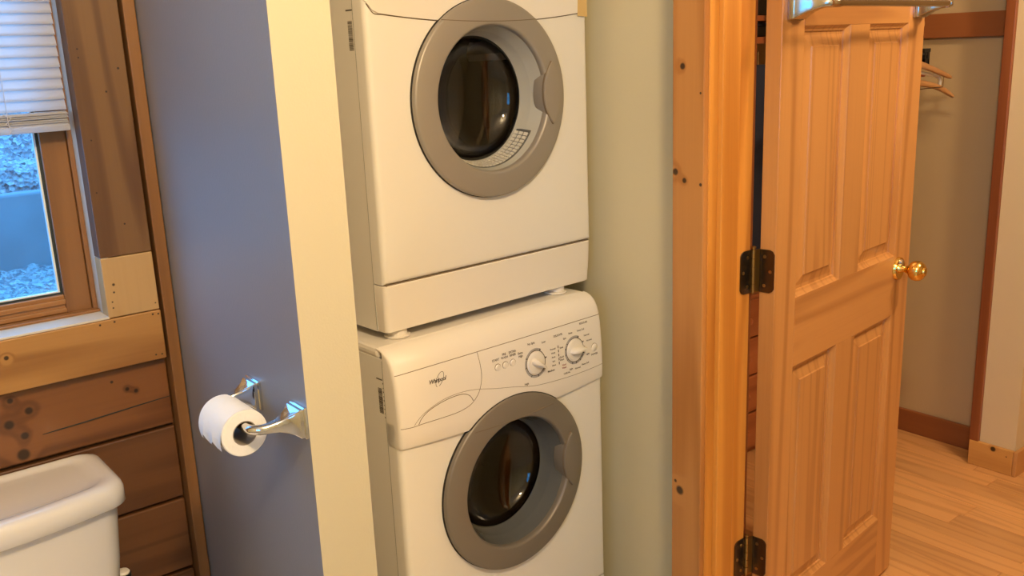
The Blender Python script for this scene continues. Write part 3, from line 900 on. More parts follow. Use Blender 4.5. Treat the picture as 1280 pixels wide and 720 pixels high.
# console: rows from lower lip up over the top edge
CON = [(0.0, 0.0), (-0.0045, 0.0015), (-0.0060, 0.006), (-0.0068, 0.03), (-0.0065, 0.06), (-0.0045, 0.10), (-0.0010, 0.140), (0.0035, 0.165), (0.0085, 0.1785), (0.0160, 0.1900), (0.0270, 0.1985), (0.0400, 0.2035), (0.0525, 0.2050)]
def con_bulge(x, z):
    u = (x-AW/2)/(AW/2)
    k = max(0.0, min(1.0, (0.853-z)/0.09))
    return -0.0045*(1-u*u)*k
def con_row(x, j):
    y, h = CON[j]
    zl = con_low(x)
    z = 0.853-(0.2050-h)*(0.853-zl)/0.205
    return y+con_bulge(x, z), z
def con_y(x, z):
    zl = con_low(x)
    h = 0.205-(0.853-z)*0.205/(0.853-zl)
    h = max(0.0015, min(0.205, h))
    for j in range(1, len(CON)-1):
        if CON[j][1] <= h <= CON[j+1][1]:
            a = (h-CON[j][1])/(CON[j+1][1]-CON[j][1])
            y = CON[j][0]*(1-a)+CON[j+1][0]*a
            break
    e = min(x, AW-x)
    ex = 0.010-math.sqrt(max(0, 1e-4-(0.010-e)**2)) if e < 0.010 else 0
    return y+con_bulge(x, z)+ex
console = auto_smooth(curve_surface(XS, CON, con_row, 0.0385).build('control_console', white_plastic, washer), 30)
porthole(washer, wcx, wcz, shaded_silver, grey_rubber, True)
ringw = lambda x, z: -0.0150-(0.200-math.hypot(x-wcx, z-wcz))/0.044*0.0055
surf_tube(ringw, [(wcx+u, con_low(wcx+u)-0.004) for u in (-0.118,-0.08,-0.04,0,0.04,0.08,0.112)], 0.0009, 0.0).build('ring_crease', seam_brown, washer)
surf_tube(con_y, [(x, 0.806) for x in [0.004+0.049*i for i in range(13)]], 0.0008, -0.0002).build('console_seam', seam_brown, console)
surf_tube(con_y, [(0.004,0.696),(0.03,0.693),(0.06,0.693),(0.10,0.692),(0.14,0.692),(0.165,0.695),(0.185,0.702),(0.203,0.718),(0.213,0.740),(0.216,0.765),(0.213,0.805)], 0.0006, 0.0001).build('drawer_seam', seam_brown, console)
surf_tube(con_y, [(0.046,0.694),(0.055,0.706),(0.072,0.716),(0.095,0.723),(0.12,0.7275),(0.145,0.729),(0.165,0.727),(0.180,0.719),(0.188,0.706)], 0.0008, 0.0).build('drawer_pull_seam', seam_brown, console)
surf_tube(con_y, [(0.035,0.695),(0.055,0.711),(0.085,0.723),(0.12,0.731),(0.16,0.7325),(0.20,0.728),(0.25,0.716),(0.30,0.706),(0.36,0.692),(0.42,0.686),(0.48,0.683),(0.54,0.683),(0.588,0.685)], 0.0004, 0.0002).build('console_contour', seam_brown, console)
MB().box((-0.0002,0.0385,0.014),(0.003,0.0402,0.83)).build('side_seam', light_grey_pl, washer)
barcode(washer, 0.0008, 0.047, 0.061, 0.716, 0.770, 9)
# print on the console
ink, red = MB(), MB()
def put(text, x, z, size, mb=None, shear=0.0):
    vs, fs = text_mesh(text, size, shear)
    (mb or ink).add([(x+v[0], con_y(x+v[0], z+v[1])-0.0005, z+v[1]) for v in vs], fs)
K1, K2 = (0.372, 0.7425), (0.497, 0.7420)
BT = [(0.262,0.760),(0.2835,0.760),(0.305,0.760)]
put('START', 0.258, 0.777, 0.0068); put('PRE', 0.283, 0.784, 0.0068); put('WASH', 0.283, 0.777, 0.0068); put('EXTRA', 0.307, 0.784, 0.0068); put('RINSE', 0.307, 0.777, 0.0068)
put('Extra', K1[0]-0.043, K1[1]+0.033, 0.0066); put('High', K1[0]-0.043, K1[1]+0.026, 0.0066)
put('No Spin', K1[0]-0.008, K1[1]+0.046, 0.0066); put('Low', K1[0]+0.029, K1[1]+0.041, 0.0066)
put('Medium', K1[0]+0.045, K1[1]-0.030, 0.0068); put('High', K1[0]-0.032, K1[1]-0.041, 0.0068)
ST = [0.762, 0.7525, 0.743, 0.7335, 0.724]
for z, s in zip(ST, ('Prewash', 'Wash', 'Rinse', 'Spin', 'Done')):
    put(s, 0.427, z-0.001, 0.0052)
    ink.add([(xx, con_y(xx, zz)-0.0005, zz) for xx, zz in ((0.4425,z-0.0032),(0.4450,z-0.0032),(0.4450,z+0.0032),(0.4425,z+0.0032))], [(0,1,2,3)])
put('DELICATE', K2[0]-0.050, K2[1]+0.046, 0.0062); put('REGULAR', K2[0]+0.036, K2[1]+0.056, 0.0062)
for s, dx, dz in (('Spin',-0.030,0.034),('Rinse',-0.010,0.042),('Heavy Soil',0.024,0.042),('Normal',0.042,0.026),('Normal',0.049,0.012),('Light',0.042,-0.020),('Soak',-0.043,0.016),('Quick',-0.044,-0.006),('Wash',-0.044,-0.0125),('Light',-0.016,-0.042),('Normal',0.006,-0.045),('Heavy Soil',0.032,-0.041)):
    put(s, K2[0]+dx, K2[1]+dz, 0.0058)
put('CASUAL', K2[0]-0.030, K2[1]-0.048, 0.0058); put('POWER', 0.562, 0.716, 0.0062)
put('Hand', K2[0]-0.038, K2[1]-0.026, 0.0058, red); put('Wash', K2[0]-0.038, K2[1]-0.033, 0.0058, red)
def arc(mb, c, r0, r1, a0, a1, n=40):
    vs, fs = [], []
    for k in range(n+1):
        a = math.radians(a0+(a1-a0)*k/n)
        for r in (r0, r1):
            x, z = c[0]+r*math.cos(a), c[1]+r*math.sin(a)
            vs.append((x, con_y(x, z)-0.0005, z))
    for k in range(n): fs.append((2*k, 2*k+1, 2*k+3, 2*k+2))
    mb.add(vs, fs)
halo_mat = plain('pale_grey_print', (0.42,0.41,0.42), 0.6)
for c, angs in ((K1, (150, 60, 10, -35, -80, -120, 190)), (K2, (140, 65, 25, 0, -25, -60, -85, -110, 165, 190, 215))):
    arc(ink, c, 0.0275, 0.0292, 0, 360)
    for a in angs:
        aw = 3.0
        arc(ink, c, 0.0285, 0.0335, a-aw, a+aw, 4)
    halo = MB(); arc(halo, c, 0.0295, 0.0335, 60, 330); halo.build('dial_halo', halo_mat, console)
ink.build('console_print', print_ink, console)
red.build('console_print_red', print_red, console)
logo = MB()
vs, fs = text_mesh('Whirlpool', 0.0120, 0.35, 0.85)
lx, lz = 0.101, 0.7735
logo.add([(lx+v[0], con_y(lx+v[0], lz+v[1])-0.0005, lz+v[1]) for v in vs], fs)
lp = []
for k in range(40):
    a = 2*PI*k/40*0.93-0.9
    ex, ez = 0.0075*math.cos(a), 0.0165*math.sin(a)
    x = lx+0.007+ex*math.cos(-0.6)-ez*math.sin(-0.6); z = lz+0.001+ex*math.sin(-0.6)+ez*math.cos(-0.6)
    lp.append((x, con_y(x, z)-0.0004, z))
logo.tube(lp, 0.0005, 5)
logo.build('brand_logo', print_ink, console)
for (bx, bz), r in zip(BT+[(0.5625,0.732)], (0.0075, 0.0075, 0.0075, 0.0095)):
    y = con_y(bx, bz)
    b = auto_smooth(MB().lathe([(0.0005,-0.0030),(r*0.8,-0.0025),(r,-0.0008),(r,0.002)], 'y', (bx,y,bz), 24).build('button', white_plastic, console), 40)
    MB().lathe([(r+0.0001,-0.0002),(r+0.0009,-0.0002),(r+0.0009,0.001),(r+0.0001,0.001)], 'y', (bx,y,bz), 24, True).build('button_gap', seam_brown, b)
def dial(c, ang):
    y = con_y(*c)
    k = auto_smooth(MB().lathe([(0.0005,-0.0045),(0.021,-0.0045),(0.0245,-0.0035),(0.0255,-0.001),(0.0255,0.003)], 'y', (c[0],y,c[1]), 40).build('dial_knob', white_plastic, washer), 40)
    a = math.radians(ang)
    ux, uz = math.cos(a), math.sin(a)
    secs = []
    for (s, hw, h) in ((-0.019,0.0030,0.006),(-0.014,0.0075,0.012),(-0.004,0.0085,0.0155),(0.010,0.0060,0.0155),(0.0235,0.0030,0.012),(0.0262,0.0015,0.007)):
        row = []
        for (w, hh) in ((-hw,0.0),(-hw*0.75,h*0.7),(-hw*0.35,h),(hw*0.35,h),(hw*0.75,h*0.7),(hw,0.0)):
            row.append((c[0]+s*ux-w*uz, y-0.004-hh, c[1]+s*uz+w*ux))
        secs.append(row)
    auto_smooth(MB().loft(secs).build('dial_grip', white_plastic, k), 45)
dial(K1, -33); dial(K2, 3)

# ================================================================== TOILET
tc_ = (0.149, 1.64)
toilet = thing('toilet', 'white porcelain toilet with dished tank lid under the window', 'toilet', (tc_[0], tc_[1], 0.0))
def dsec(z, hx, yb, yf, bow, n=24, r=0.03):
    """tank outline: straight back at yb, bowed front at yf (negative y is toward the room)"""
    pts = []
    base = rrect(0, (yb+yf)/2, hx, (yb-yf)/2, r, 6)
    # subdivide the front edge so it can bow
    out = []
    for i, p in enumerate(base):
        q = base[(i+1) % len(base)]
        out.append(p)
        d = math.hypot(q[0]-p[0], q[1]-p[1])
        if i in (6, 20):
            for k in range(1, 12): out.append((p[0]+(q[0]-p[0])*k/12, p[1]+(q[1]-p[1])*k/12))
    for (x, y) in out:
        f = (yb-y)/(yb-yf)
        pts.append((x, y-bow*(1-(x/hx)**2)*f, z))
    return pts
tank = MB().loft([dsec(0.37,0.175,0.085,-0.045,0.02), dsec(0.375,0.19,0.087,-0.055,0.022), dsec(0.45,0.196,0.088,-0.062,0.026), dsec(0.60,0.216,0.089,-0.070,0.030), dsec(0.705,0.224,0.090,-0.074,0.032)])
auto_smooth(tank.build('tank', porcelain, toilet), 45)
lid = MB().loft([dsec(0.706,0.226,0.091,-0.076,0.032), dsec(0.7065,0.233,0.094,-0.083,0.034), dsec(0.710,0.2358,0.095,-0.0865,0.036), dsec(0.733,0.2352,0.095,-0.086,0.036), dsec(0.7415,0.2325,0.0935,-0.0835,0.035), dsec(0.7465,0.2275,0.091,-0.079,0.034), dsec(0.7482,0.221,0.087,-0.073,0.033), dsec(0.7478,0.213,0.083,-0.066,0.031), dsec(0.7455,0.207,0.079,-0.060,0.030), dsec(0.7425,0.200,0.074,-0.054,0.028), dsec(0.7415,0.188,0.066,-0.046,0.026), dsec(0.7412,0.12,0.045,-0.02,0.012), dsec(0.7412,0.03,0.02,0.01,0.0)])
auto_smooth(lid.build('tank_lid', porcelain, toilet), 60)
MB().tube([(-0.17,-0.075,0.655),(-0.17,-0.105,0.655),(-0.165,-0.112,0.655),(-0.11,-0.116,0.645)], [0.010,0.008,0.007,0.006], 10).build('flush_lever', chrome, toilet)
def ell(z, cx, cy, a, bf, bb, n=40):
    pts = []
    for k in range(n):
        t = 2*PI*k/n
        y = math.sin(t)
        pts.append((cx+a*math.cos(t), cy+(bb if y > 0 else bf)*y, z))
    return pts
bowl = MB().loft([ell(0.0,0,-0.20,0.105,0.20,0.24), ell(0.05,0,-0.20,0.10,0.19,0.23), ell(0.18,0,-0.21,0.10,0.18,0.24), ell(0.28,0,-0.25,0.14,0.22,0.29), ell(0.36,0,-0.27,0.178,0.265,0.33), ell(0.385,0,-0.27,0.182,0.27,0.33), ell(0.387,0,-0.275,0.15,0.235,0.16), ell(0.33,0,-0.275,0.135,0.21,0.14), ell(0.22,0,-0.25,0.07,0.11,0.08)])
auto_smooth(bowl.build('bowl', porcelain, toilet), 60)
seat = MB().loft([ell(0.3875,0,-0.27,0.185,0.275,0.20), ell(0.402,0,-0.27,0.187,0.277,0.20), ell(0.406,0,-0.27,0.180,0.27,0.19), ell(0.406,0,-0.275,0.13,0.21,0.12), ell(0.388,0,-0.275,0.12,0.20,0.11)], caps=False)
auto_smooth(seat.build('seat', white_plastic, toilet), 45)
slid = MB().loft([ell(0.4075,0,-0.27,0.183,0.272,0.20), ell(0.420,0,-0.27,0.183,0.272,0.20), ell(0.425,0,-0.27,0.170,0.255,0.19)])
auto_smooth(slid.build('seat_lid', white_plastic, toilet), 45)
MB().box((-0.09,-0.092,0.390),(0.09,-0.070,0.418), 0.006).build('seat_hinge', white_plastic, toilet)

# toilet brush standing in the corner beside the tank
br = thing('toilet_brush', 'white-capped toilet brush standing beside the tank', 'toilet brush', (0.386, 1.690, 0.0))
auto_smooth(MB().lathe([(0.0005,0.0),(0.045,0.0),(0.047,0.01),(0.040,0.15),(0.044,0.155),(0.036,0.156),(0.034,0.012),(0.0005,0.011)], 'z', (0,0,0), 28).build('holder', white_plastic, br), 40)
auto_smooth(MB().lathe([(0.0005,0.03),(0.026,0.03),(0.028,0.06),(0.026,0.11),(0.0005,0.112)], 'z', (0,0,0), 20).build('brush_head', white_plastic, br), 40)
auto_smooth(MB().lathe([(0.0005,0.11),(0.006,0.112),(0.006,0.490),(0.014,0.495),(0.0145,0.511),(0.0005,0.511)], 'z', (0,0,0), 20).build('handle', black_pl, br), 40)
auto_smooth(MB().lathe([(0.0005,0.5115),(0.012,0.5115),(0.0125,0.514),(0.010,0.5175),(0.0005,0.519)], 'z', (0,0,0), 20).build('handle_cap', white_plastic, br), 40)

# ================================================================== TOILET PAPER HOLDER + ROLL
hold = thing('paper_holder', 'chrome toilet paper holder screwed to the partition', 'paper holder', (0.556, 1.305, 0.905))
def sq(center, u, v, hu, hv, r):
    c = Vector(center); u = Vector(u); v = Vector(v)
    return [tuple(c+u*a+v*b) for a, b in rrect(0, 0, hu, hv, r, 3)]
def holder_post(par, y0, ydir, reach, endr, drop=0.0, mat=chrome, name='post', xdir=-1):
    """square foot on the wall (x=0), arm sweeping out along xdir then turning along y"""
    Y, Z, X = Vector((0,1,0)), Vector((0,0,1)), Vector((xdir,0,0))
    secs = []
    for (d, h, r) in ((0.0,0.0245,0.002),(0.004,0.0245,0.002),(0.0055,0.0225,0.002),(0.0105,0.0222,0.002),(0.012,0.0205,0.002),(0.018,0.0165,0.003),(0.027,0.0120,0.003),(0.038,0.0090,0.004),(0.050,0.0078,0.005)):
        secs.append(sq(Vector((xdir*d, y0, -drop*(d/reach)**2)), Y, Z, h, h, r))
    n = 6
    rr = reach-0.050
    for k in range(1, n+1):
        a = PI/2*k/n
        c = Vector((xdir*(0.050+rr*math.sin(a)), y0+ydir*rr*(1-math.cos(a)), -drop))
        u = Y*math.cos(a)-X*math.sin(a)*ydir
        secs.append(sq(c, u, Z, endr+(0.0078-endr)*(1-k/n), endr+(0.0078-endr)*(1-k/n), 0.0065))
    c = Vector((xdir*reach, y0+ydir*(rr+0.004), -drop))
    secs.append(sq(c, -X*ydir, Z, endr, endr, endr*0.9))
    mb = MB().loft(secs)
    return auto_smooth(mb.build(name, mat, par), 35)
holder_post(hold, -0.0795, 1, 0.074, 0.0068)
holder_post(hold, 0.0795, -1, 0.074, 0.0068)
auto_smooth(MB().lathe([(0.0005,-0.050),(0.0075,-0.050),(0.0075,0.050),(0.0005,0.050)], 'y', (-0.074,0,0), 24).build('spindle', dark_steel, hold), 40)
roll = thing('toilet_roll', 'part-used white toilet paper roll on the holder', 'toilet roll', (0.556-0.074, 1.3005, 0.905-0.0105))
RO, RI, HL = 0.0355, 0.0180, 0.0430
auto_smooth(MB().lathe([(RI+0.0008,-HL),(RO-0.0015,-HL),(RO,-HL+0.0015),(RO,HL-0.0015),(RO-0.0015,HL),(RI+0.0008,HL)], 'y', (0,0,0), 64, True).build('paper', paper, roll), 40)
auto_smooth(MB().lathe([(RI-0.0005,-HL),(RI+0.0006,-HL),(RI+0.0006,HL),(RI-0.0005,HL)], 'y', (0,0,0), 40, True).build('core', cardboard, roll), 40)
# loose outer sheet with a torn edge
vs, fs = [], []
rs = random.Random(4); ny = 26
na = 20
for j in range(ny+1):
    y = -HL+2*HL*j/ny
    end = math.radians(205+8*math.sin(j*0.55)+rs.uniform(-4,4))
    for i in range(na+1):
        a = math.radians(70)+(end-math.radians(70))*i/na
        lift = 0.0006+0.0045*max(0, (i-12)/8)**2
        vs.append(((RO+lift)*math.cos(a), y*0.998, (RO+lift)*math.sin(a)))
for j in range(ny):
    for i in range(na):
        k = j*(na+1)+i
        fs.append((k, k+1, k+na+2, k+na+1))
auto_smooth(mesh_obj('loose_sheet', vs, fs, paper, roll), 60)

# ================================================================== DOOR
DA = math.radians(6.5)
DDIR = Vector((math.cos(DA), math.sin(DA), 0)); DN = Vector((-math.sin(DA), math.cos(DA), 0))
dP = DN*0.9296+DDIR*1.663
door = thing('door_1', 'open six-panel pine door with brass knob and towel bar', 'door', (dP.x, dP.y, 0.012), DA, kind='structure')
T = 0.035
Xs = [0.0, 0.086, 0.282, 0.372, 0.571, 0.660]
Zs = [0.0, 0.180, 0.7325, 0.8850, 1.432, 1.545, 1.865, 2.020]
def bx(name, a, b, mat, bev=0.0015, par=None):
    return MB().box(a, b, bev).build(name, mat, par or door)
bx('stile', (Xs[0],0,0), (Xs[1]-0.0002,T,Zs[7]), door_v)
bx('stile', (Xs[4]+0.0002,0,0), (Xs[5],T,Zs[7]), door_v)
for a, b in ((0,1),(2,3),(4,5),(6,7)):
    bx('rail', (Xs[1],0,Zs[a]), (Xs[4],T,Zs[b]), door_h, 0.0006)
for a, b in ((1,2),(3,4),(5,6)):
    bx('mullion', (Xs[2],0,Zs[a]+0.0002), (Xs[3],T,Zs[b]-0.0002), door_v, 0.0006)
def raised_panel(x0, x1, z0, z1):
    prof = [(0.0, 0.0006), (0.0015, 0.0030), (0.0065, 0.0085), (0.0105, 0.0100), (0.0115, 0.0135), (0.018, 0.0135), (0.040, 0.0070), (0.0415, 0.0042), (0.05, 0.0042)]
    secs = []
    for side in (0, 1):
        rows = []
        for ins, d in prof:
            y = d if side == 0 else T-d
            rows.append([(x0+ins,y,z0+ins),(x1-ins,y,z0+ins),(x1-ins,y,z1-ins),(x0+ins,y,z1-ins)])
        secs.append(rows)
    mb = MB()
    mb.loft(list(reversed(secs[0]))+secs[1])
    return mb.build('panel', door_p, door)
for a, b in ((1,2),(3,4),(5,6)):
    raised_panel(Xs[1], Xs[2], Zs[a], Zs[b]); raised_panel(Xs[3], Xs[4], Zs[a], Zs[b])
# knob
KX, KZ = 0.592, 0.850
kn = auto_smooth(MB().lathe([(0.0005,-0.004),(0.012,-0.0045),(0.020,-0.0085),(0.0265,-0.0075),(0.0285,-0.003),(0.0290,-0.0003)], 'y', (KX,0,KZ), 36).build('knob', brass, door), 40)
n = 36
prof = [(0.012,-0.004),(0.0085,-0.012),(0.0078,-0.020),(0.0100,-0.026),(0.0120,-0.029),(0.0200,-0.034),(0.0240,-0.041),(0.0250,-0.049),(0.0235,-0.057),(0.0190,-0.063),(0.0130,-0.066),(0.0110,-0.0655),(0.0100,-0.069),(0.0060,-0.0700),(0.0005,-0.0700)]
auto_smooth(MB().lathe(prof, 'y', (KX,0,KZ), n).build('knob_ball', brass, kn), 40)
auto_smooth(MB().lathe([(0.0005,-0.0145),(0.0065,-0.0140),(0.0075,-0.010),(0.0075,-0.004)], 'y', (KX-0.001,0,KZ+0.0165), 20).build('thumb_turn', chrome, kn), 40)
kb = auto_smooth(MB().lathe([(r, T-y) for r, y in prof], 'y', (KX,0,KZ), 28).build('knob', brass, door), 40)
auto_smooth(MB().lathe([(0.0290,T+0.0003),(0.0285,T+0.003),(0.0265,T+0.0075),(0.012,T+0.0045)], 'y', (KX,0,KZ), 28).build('rosette', brass, kb), 40)
bx('latch_plate', (0.6595,0.008,KZ-0.028), (0.6605,0.027,KZ+0.028), brass, 0.0003)
# hinges: barrel beyond the back corner, one leaf on the door edge, one on the jamb
Mdoor = Matrix.Rotation(DA, 4, 'Z'); Mdoor.translation = (dP.x, dP.y, 0.012)
Mi = Mdoor.inverted()
def loc(p): return tuple(Mi @ Vector(p))
def hinge(zc):
    pin = loc((1.5285, 1.1515, zc))
    H2 = 0.0445
    zl = pin[2]
    h = auto_smooth(MB().lathe([(0.0005,zl-H2-0.003),(0.0030,zl-H2-0.002),(0.0030,zl+H2+0.003),(0.0048,zl+H2+0.003),(0.0050,zl+H2+0.006),(0.0005,zl+H2+0.008)], 'z', (pin[0],pin[1],0), 16).build('hinge', aged_brass, door), 40)
    seg = 2*H2/5
    for k in range(5):
        z0 = zl-H2+k*seg
        auto_smooth(MB().lathe([(0.0035,z0+0.0004),(0.0047,z0+0.0008),(0.0047,z0+seg-0.0008),(0.0035,z0+seg-0.0004)], 'z', (pin[0],pin[1],0), 16, True).build('knuckle', aged_brass, h), 40)
    # leaf on the door edge: local plane x=0, y from 0.003 to pin
    def leaf(fn, name, a0):
        poly = [(a0, -H2), (0.022, -H2), (0.0285, -H2+0.003), (0.0325, -H2+0.0095), (0.0325, H2-0.0095), (0.0285, H2-0.003), (0.022, H2), (a0, H2)]
        lf = MB().prism(poly, fn, 0.0, 0.0022).build(name, dark_steel, h)
        for a, b in ((0.011, 0.030), (0.024, 0.0), (0.011, -0.030)):
            n_ = 12
            pl = [(a+0.0036*math.cos(2*PI*k/n_), b+0.0036*math.sin(2*PI*k/n_)) for k in range(n_)]
            MB().prism(pl, fn, 0.0022, 0.0029).build('screw', aged_brass, h)
    leaf(lambda a, b, d: (-0.0002-d, T-0.001-a, zl+b), 'leaf', 0.0)
    MB().add([(pin[0], pin[1]-0.0035, zl-H2), (-0.0002, T-0.001, zl-H2), (-0.0002, T-0.001, zl+H2), (pin[0], pin[1]-0.0035, zl+H2), (pin[0], pin[1]-0.0015, zl-H2), (0.0, T+0.0012, zl-H2), (0.0, T+0.0012, zl+H2), (pin[0], pin[1]-0.0015, zl+H2)], [(0,1,2,3),(4,7,6,5),(0,4,5,1),(1,5,6,2),(2,6,7,3),(3,7,4,0)]).build('leaf_bend', aged_brass, h)
    def jl(a, b, d):
        q = loc((1.5225-a, 1.1548-d, zc+b)); return q
    leaf(jl, 'jamb_leaf', -0.004)
for zc in (0.968, 0.327, 1.78): hinge(zc)

# ================================================================== TOWEL BAR (fixed to the door but its own thing)
tb = thing('towel_bar', 'polished nickel towel bar mounted across the pine door', 'towel bar', tuple(dP+DDIR*0.018-DN*0.0005+Vector((0,0,1.454))), DA)
def tow_post(xc, xdir):
    X, Z, Y = Vector((1,0,0)), Vector((0,0,1)), Vector((0,-1,0))
    secs = []
    zc = 0.0285
    for (d, h, r) in ((0.0,0.0285,0.002),(0.004,0.0285,0.002),(0.0055,0.0265,0.002),(0.011,0.0262,0.002),(0.013,0.0250,0.002),(0.022,0.0205,0.003),(0.034,0.0150,0.003),(0.046,0.0110,0.004),(0.056,0.0092,0.005)):
        secs.append(sq((xc, -d, zc), X, Z, h, h, r))
    rr = 0.020
    for k in range(1, 7):
        a = PI/2*k/6
        c = (xc+xdir*rr*(1-math.cos(a)), -(0.056+rr*math.sin(a)), zc)
        u = X*math.cos(a)+Vector((0,1,0))*math.sin(a)*xdir
        secs.append(sq(c, u, Z, 0.0088, 0.0088, 0.007))
    secs.append(sq((xc+xdir*0.027, -0.076, zc), (0, xdir, 0), Z, 0.0088, 0.0088, 0.008))
    return auto_smooth(MB().loft(secs).build('post', nickel, tb), 35)
tow_post(0.026, 1); tow_post(0.600, -1)
auto_smooth(MB().tube([(0.045,-0.0765,0.0285),(0.30,-0.0765,0.0285),(0.581,-0.0765,0.0285)], 0.0072, 24).build('rail', nickel, tb), 40)

# ================================================================== CLOSET CONTENTS
rodo = thing('closet_rod', 'wooden clothes rod along the closet', 'closet rod', (2.70, 1.84, 1.445))
MB().tube([(0,-0.378,0),(0,0.13,0)], 0.016, 16).build('rod', hang_wood, rodo)
MB().box((-0.02,0.110,-0.03),(0.02,0.130,0.975), 0.002).build('rod_bracket', nickel, rodo)
def hook(par, mat, low=-0.085):
    pts = []
    for k in range(15):
        a = math.radians(-60+k*(250/14))
        pts.append((0.021*math.cos(a), 0, 0.0+0.021*math.sin(a)))
    pts = [(0,0,low),(0,0,-0.05),(0.006,0,-0.030)]+pts
    MB().tube(pts, 0.0019, 6).build('hook', mat, par)
def wood_hanger(y, cz, drop, span, mat, label, thick=0.012, hgt=0.022, curve=0.0, bar=True, turn=0.0):
    h = thing('clothes_hanger', label, 'hanger', (2.70, y, 1.445), math.radians(turn), group='hangers on the closet rod')
    hook(h, nickel, cz)
    secs = []
    for k in range(25):
        u = -1+2*k/24
        zc = cz-drop*(abs(u)**1.15)-curve*abs(u)**4
        hh = hgt*(1-0.30*abs(u))
        if abs(u) == 1: hh *= 0.6
        secs.append([(u*span+q*0, -thick/2*w, zc+v*hh/2) for q, (w, v) in enumerate(((1,-0.6),(0.5,-1),(-0.5,-1),(-1,-0.6),(-1,0.6),(-0.5,1),(0.5,1),(1,0.6)))])
    auto_smooth(MB().loft(secs).build('shoulder', mat, h), 50)
    if bar:
        zb = cz-drop-0.026
        MB().tube([(-span*0.80,0,cz-drop*0.75),(-span*0.80,0,zb),(span*0.80,0,zb),(span*0.80,0,cz-drop*0.75)], 0.0014, 6).build('trouser_bar', nickel, h)
    return h
wood_hanger(1.472, -0.112, 0.050, 0.208, hang_wood, 'flat blond wooden hanger with thin wire trouser bar', 0.012, 0.020)
wood_hanger(1.535, -0.165, 0.020, 0.222, hang_wood, 'contoured blond wooden hanger with down-curved shoulder ends', 0.014, 0.022, 0.034, False, -19)
wood_hanger(1.562, -0.116, 0.040, 0.215, red_wood, 'red-brown wooden hanger behind the contoured hanger', 0.010, 0.022, 0.0, False)
wood_hanger(1.680, -0.145, 0.060, 0.200, red_wood, 'dark red wooden hanger deeper on the rod', 0.014, 0.024, 0.01, False)
h = thing('clothes_hanger', 'white plastic tube hanger between the wooden hangers', 'hanger', (2.70, 1.492, 1.445), 0, group='hangers on the closet rod')
hook(h, white_hang, -0.128)
pts = [(0,0,-0.130),(0.06,0,-0.140),(0.12,0,-0.149),(0.165,0,-0.156),(0.180,0,-0.163),(0.186,0,-0.173),(0.182,0,-0.187)]
MB().tube([(-x,y,z) for x,y,z in pts[:0:-1]]+pts, 0.0052, 10).build('frame', white_hang, h, True)
h = thing('clip_hanger', 'black plastic clip hanger hooked behind the blond hanger', 'hanger', (2.70, 1.484, 1.445), 0, group='hangers on the closet rod')
hook(h, black_pl, -0.085)
for sx in (1, -1):
    c = MB()
    x0 = 0.076*sx
    c.add(*[(lambda b: (b.v, b.f))(MB().box((x0-0.019,-0.005,-0.082),(x0+0.017,0.005,-0.071), 0.001))][0])
    c.box((x0-0.014,-0.005,-0.118),(x0-0.009,0.005,-0.081)).box((x0+0.002,-0.005,-0.118),(x0+0.012,0.005,-0.081)).box((x0-0.014,-0.005,-0.122),(x0+0.013,0.005,-0.101), 0.001)
    c.build('clip', black_pl, h)
MB().box((-0.09,-0.003,-0.090),(0.09,0.003,-0.083), 0.001).build('bar', black_pl, h)

# shelves, garment and drawers seen through the hinge gap
sh = thing('closet_shelf', 'upper brown closet shelf board glimpsed through hinge gap', 'shelf', (2.55, 2.15, 1.478))
MB().box((-0.6,-0.145,0.0),(0.56,0.149,0.018), 0.002).build('board', dresser_w, sh)
sh2 = thing('closet_shelf', 'lower brown closet shelf board glimpsed through hinge gap', 'shelf', (2.55, 2.15, 1.405))
MB().box((-0.6,-0.145,0.0),(0.56,0.149,0.022), 0.002).build('board', dresser_w, sh2)
gm = thing('hanging_garment', 'dark navy garment hanging in the closet behind the door', 'garment', (2.60, 1.96, 1.359))
gs = []
for (z, hx, hy) in ((-0.02,0.03,0.02),(-0.04,0.12,0.03),(-0.10,0.21,0.045),(-0.16,0.235,0.055),(-0.35,0.22,0.06),(-0.62,0.23,0.07),(-0.70,0.235,0.07)):
    gs.append([(hx*math.cos(2*PI*k/32), hy*(1+0.22*math.sin(7*2*PI*k/32))*math.sin(2*PI*k/32), z) for k in range(32)])
auto_smooth(MB().loft(gs).build('cloth', navy_cloth, gm), 60)
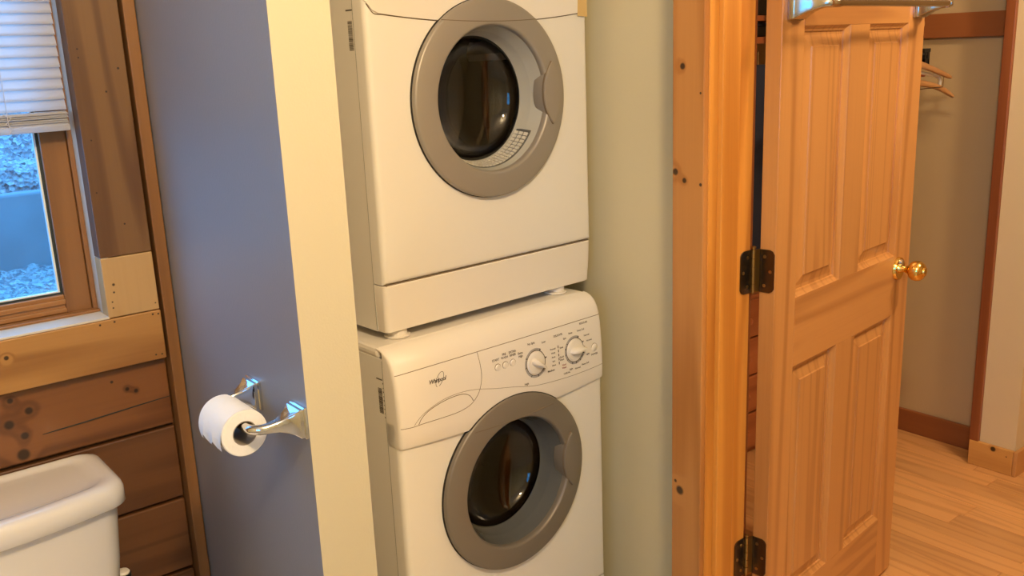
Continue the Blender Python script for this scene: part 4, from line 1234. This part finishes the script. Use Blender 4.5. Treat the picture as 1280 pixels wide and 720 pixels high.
hook2 = MB().tube([(0,0,-0.03),(0,0,0.02),(0.0,0.06,0.035),(0.0,0.06,0.046)], 0.002, 6).build('hook', nickel, gm)
for zz, lb in ((1.4275, 'added dark box deepening the shade between the two closet shelf boards'), (1.4965, 'added dark box deepening the shade above the upper closet shelf board')):  # dark boxes added to deepen the shade behind the hinge gap
    hb = 0.046 if zz < 1.45 else 0.16
    b_ = thing('shade_box', lb, 'box', (2.68, 2.14, zz))
    MB().box((-0.20,-0.11,0.0),(0.20,0.11,hb-0.012), 0.003).build('box_body', black_pl, b_)
    MB().box((-0.204,-0.114,hb-0.0115),(0.204,0.114,hb), 0.003).build('box_lid', navy_cloth, b_)
ds = thing('drawer_chest', 'reddish wooden drawer chest glimpsed below the garment', 'drawers', (2.50, 2.08, 0.0))
MB().box((-0.40,-0.155,0.0),(0.40,0.21,0.575), 0.003).build('body', dresser_w, ds)
for k in range(4):
    d_ = MB().box((-0.385,-0.173,0.025+k*0.137),(0.385,-0.155,0.155+k*0.137), 0.003).build('drawer', dresser_w, ds)
    auto_smooth(MB().lathe([(0.0005,-0.196),(0.011,-0.194),(0.012,-0.188),(0.006,-0.180),(0.006,-0.173)], 'y', (0,0,0.09+k*0.137), 16).build('drawer_knob', dresser_w, d_), 40)

# ================================================================== LAMPS (bodies)
vl = thing('ceiling_lamp', 'round bathroom ceiling lamp', 'ceiling lamp', (BATH_LAMP[0][0], BATH_LAMP[0][1], CH))
auto_smooth(MB().lathe([(0.0005,-0.0005),(0.10,-0.0005),(0.10,-0.02),(0.03,-0.035),(0.02,-0.09),(0.0005,-0.09)], 'z', (0,0,0), 32).build('canopy', nickel, vl), 40)
cl = thing('ceiling_lamp', 'round bedroom ceiling lamp', 'ceiling lamp', (2.35, 0.30, CH))
auto_smooth(MB().lathe([(0.0005,-0.0005),(0.10,-0.0005),(0.10,-0.02),(0.03,-0.035),(0.02,-0.09),(0.0005,-0.09)], 'z', (0,0,0), 32).build('canopy', nickel, cl), 40)
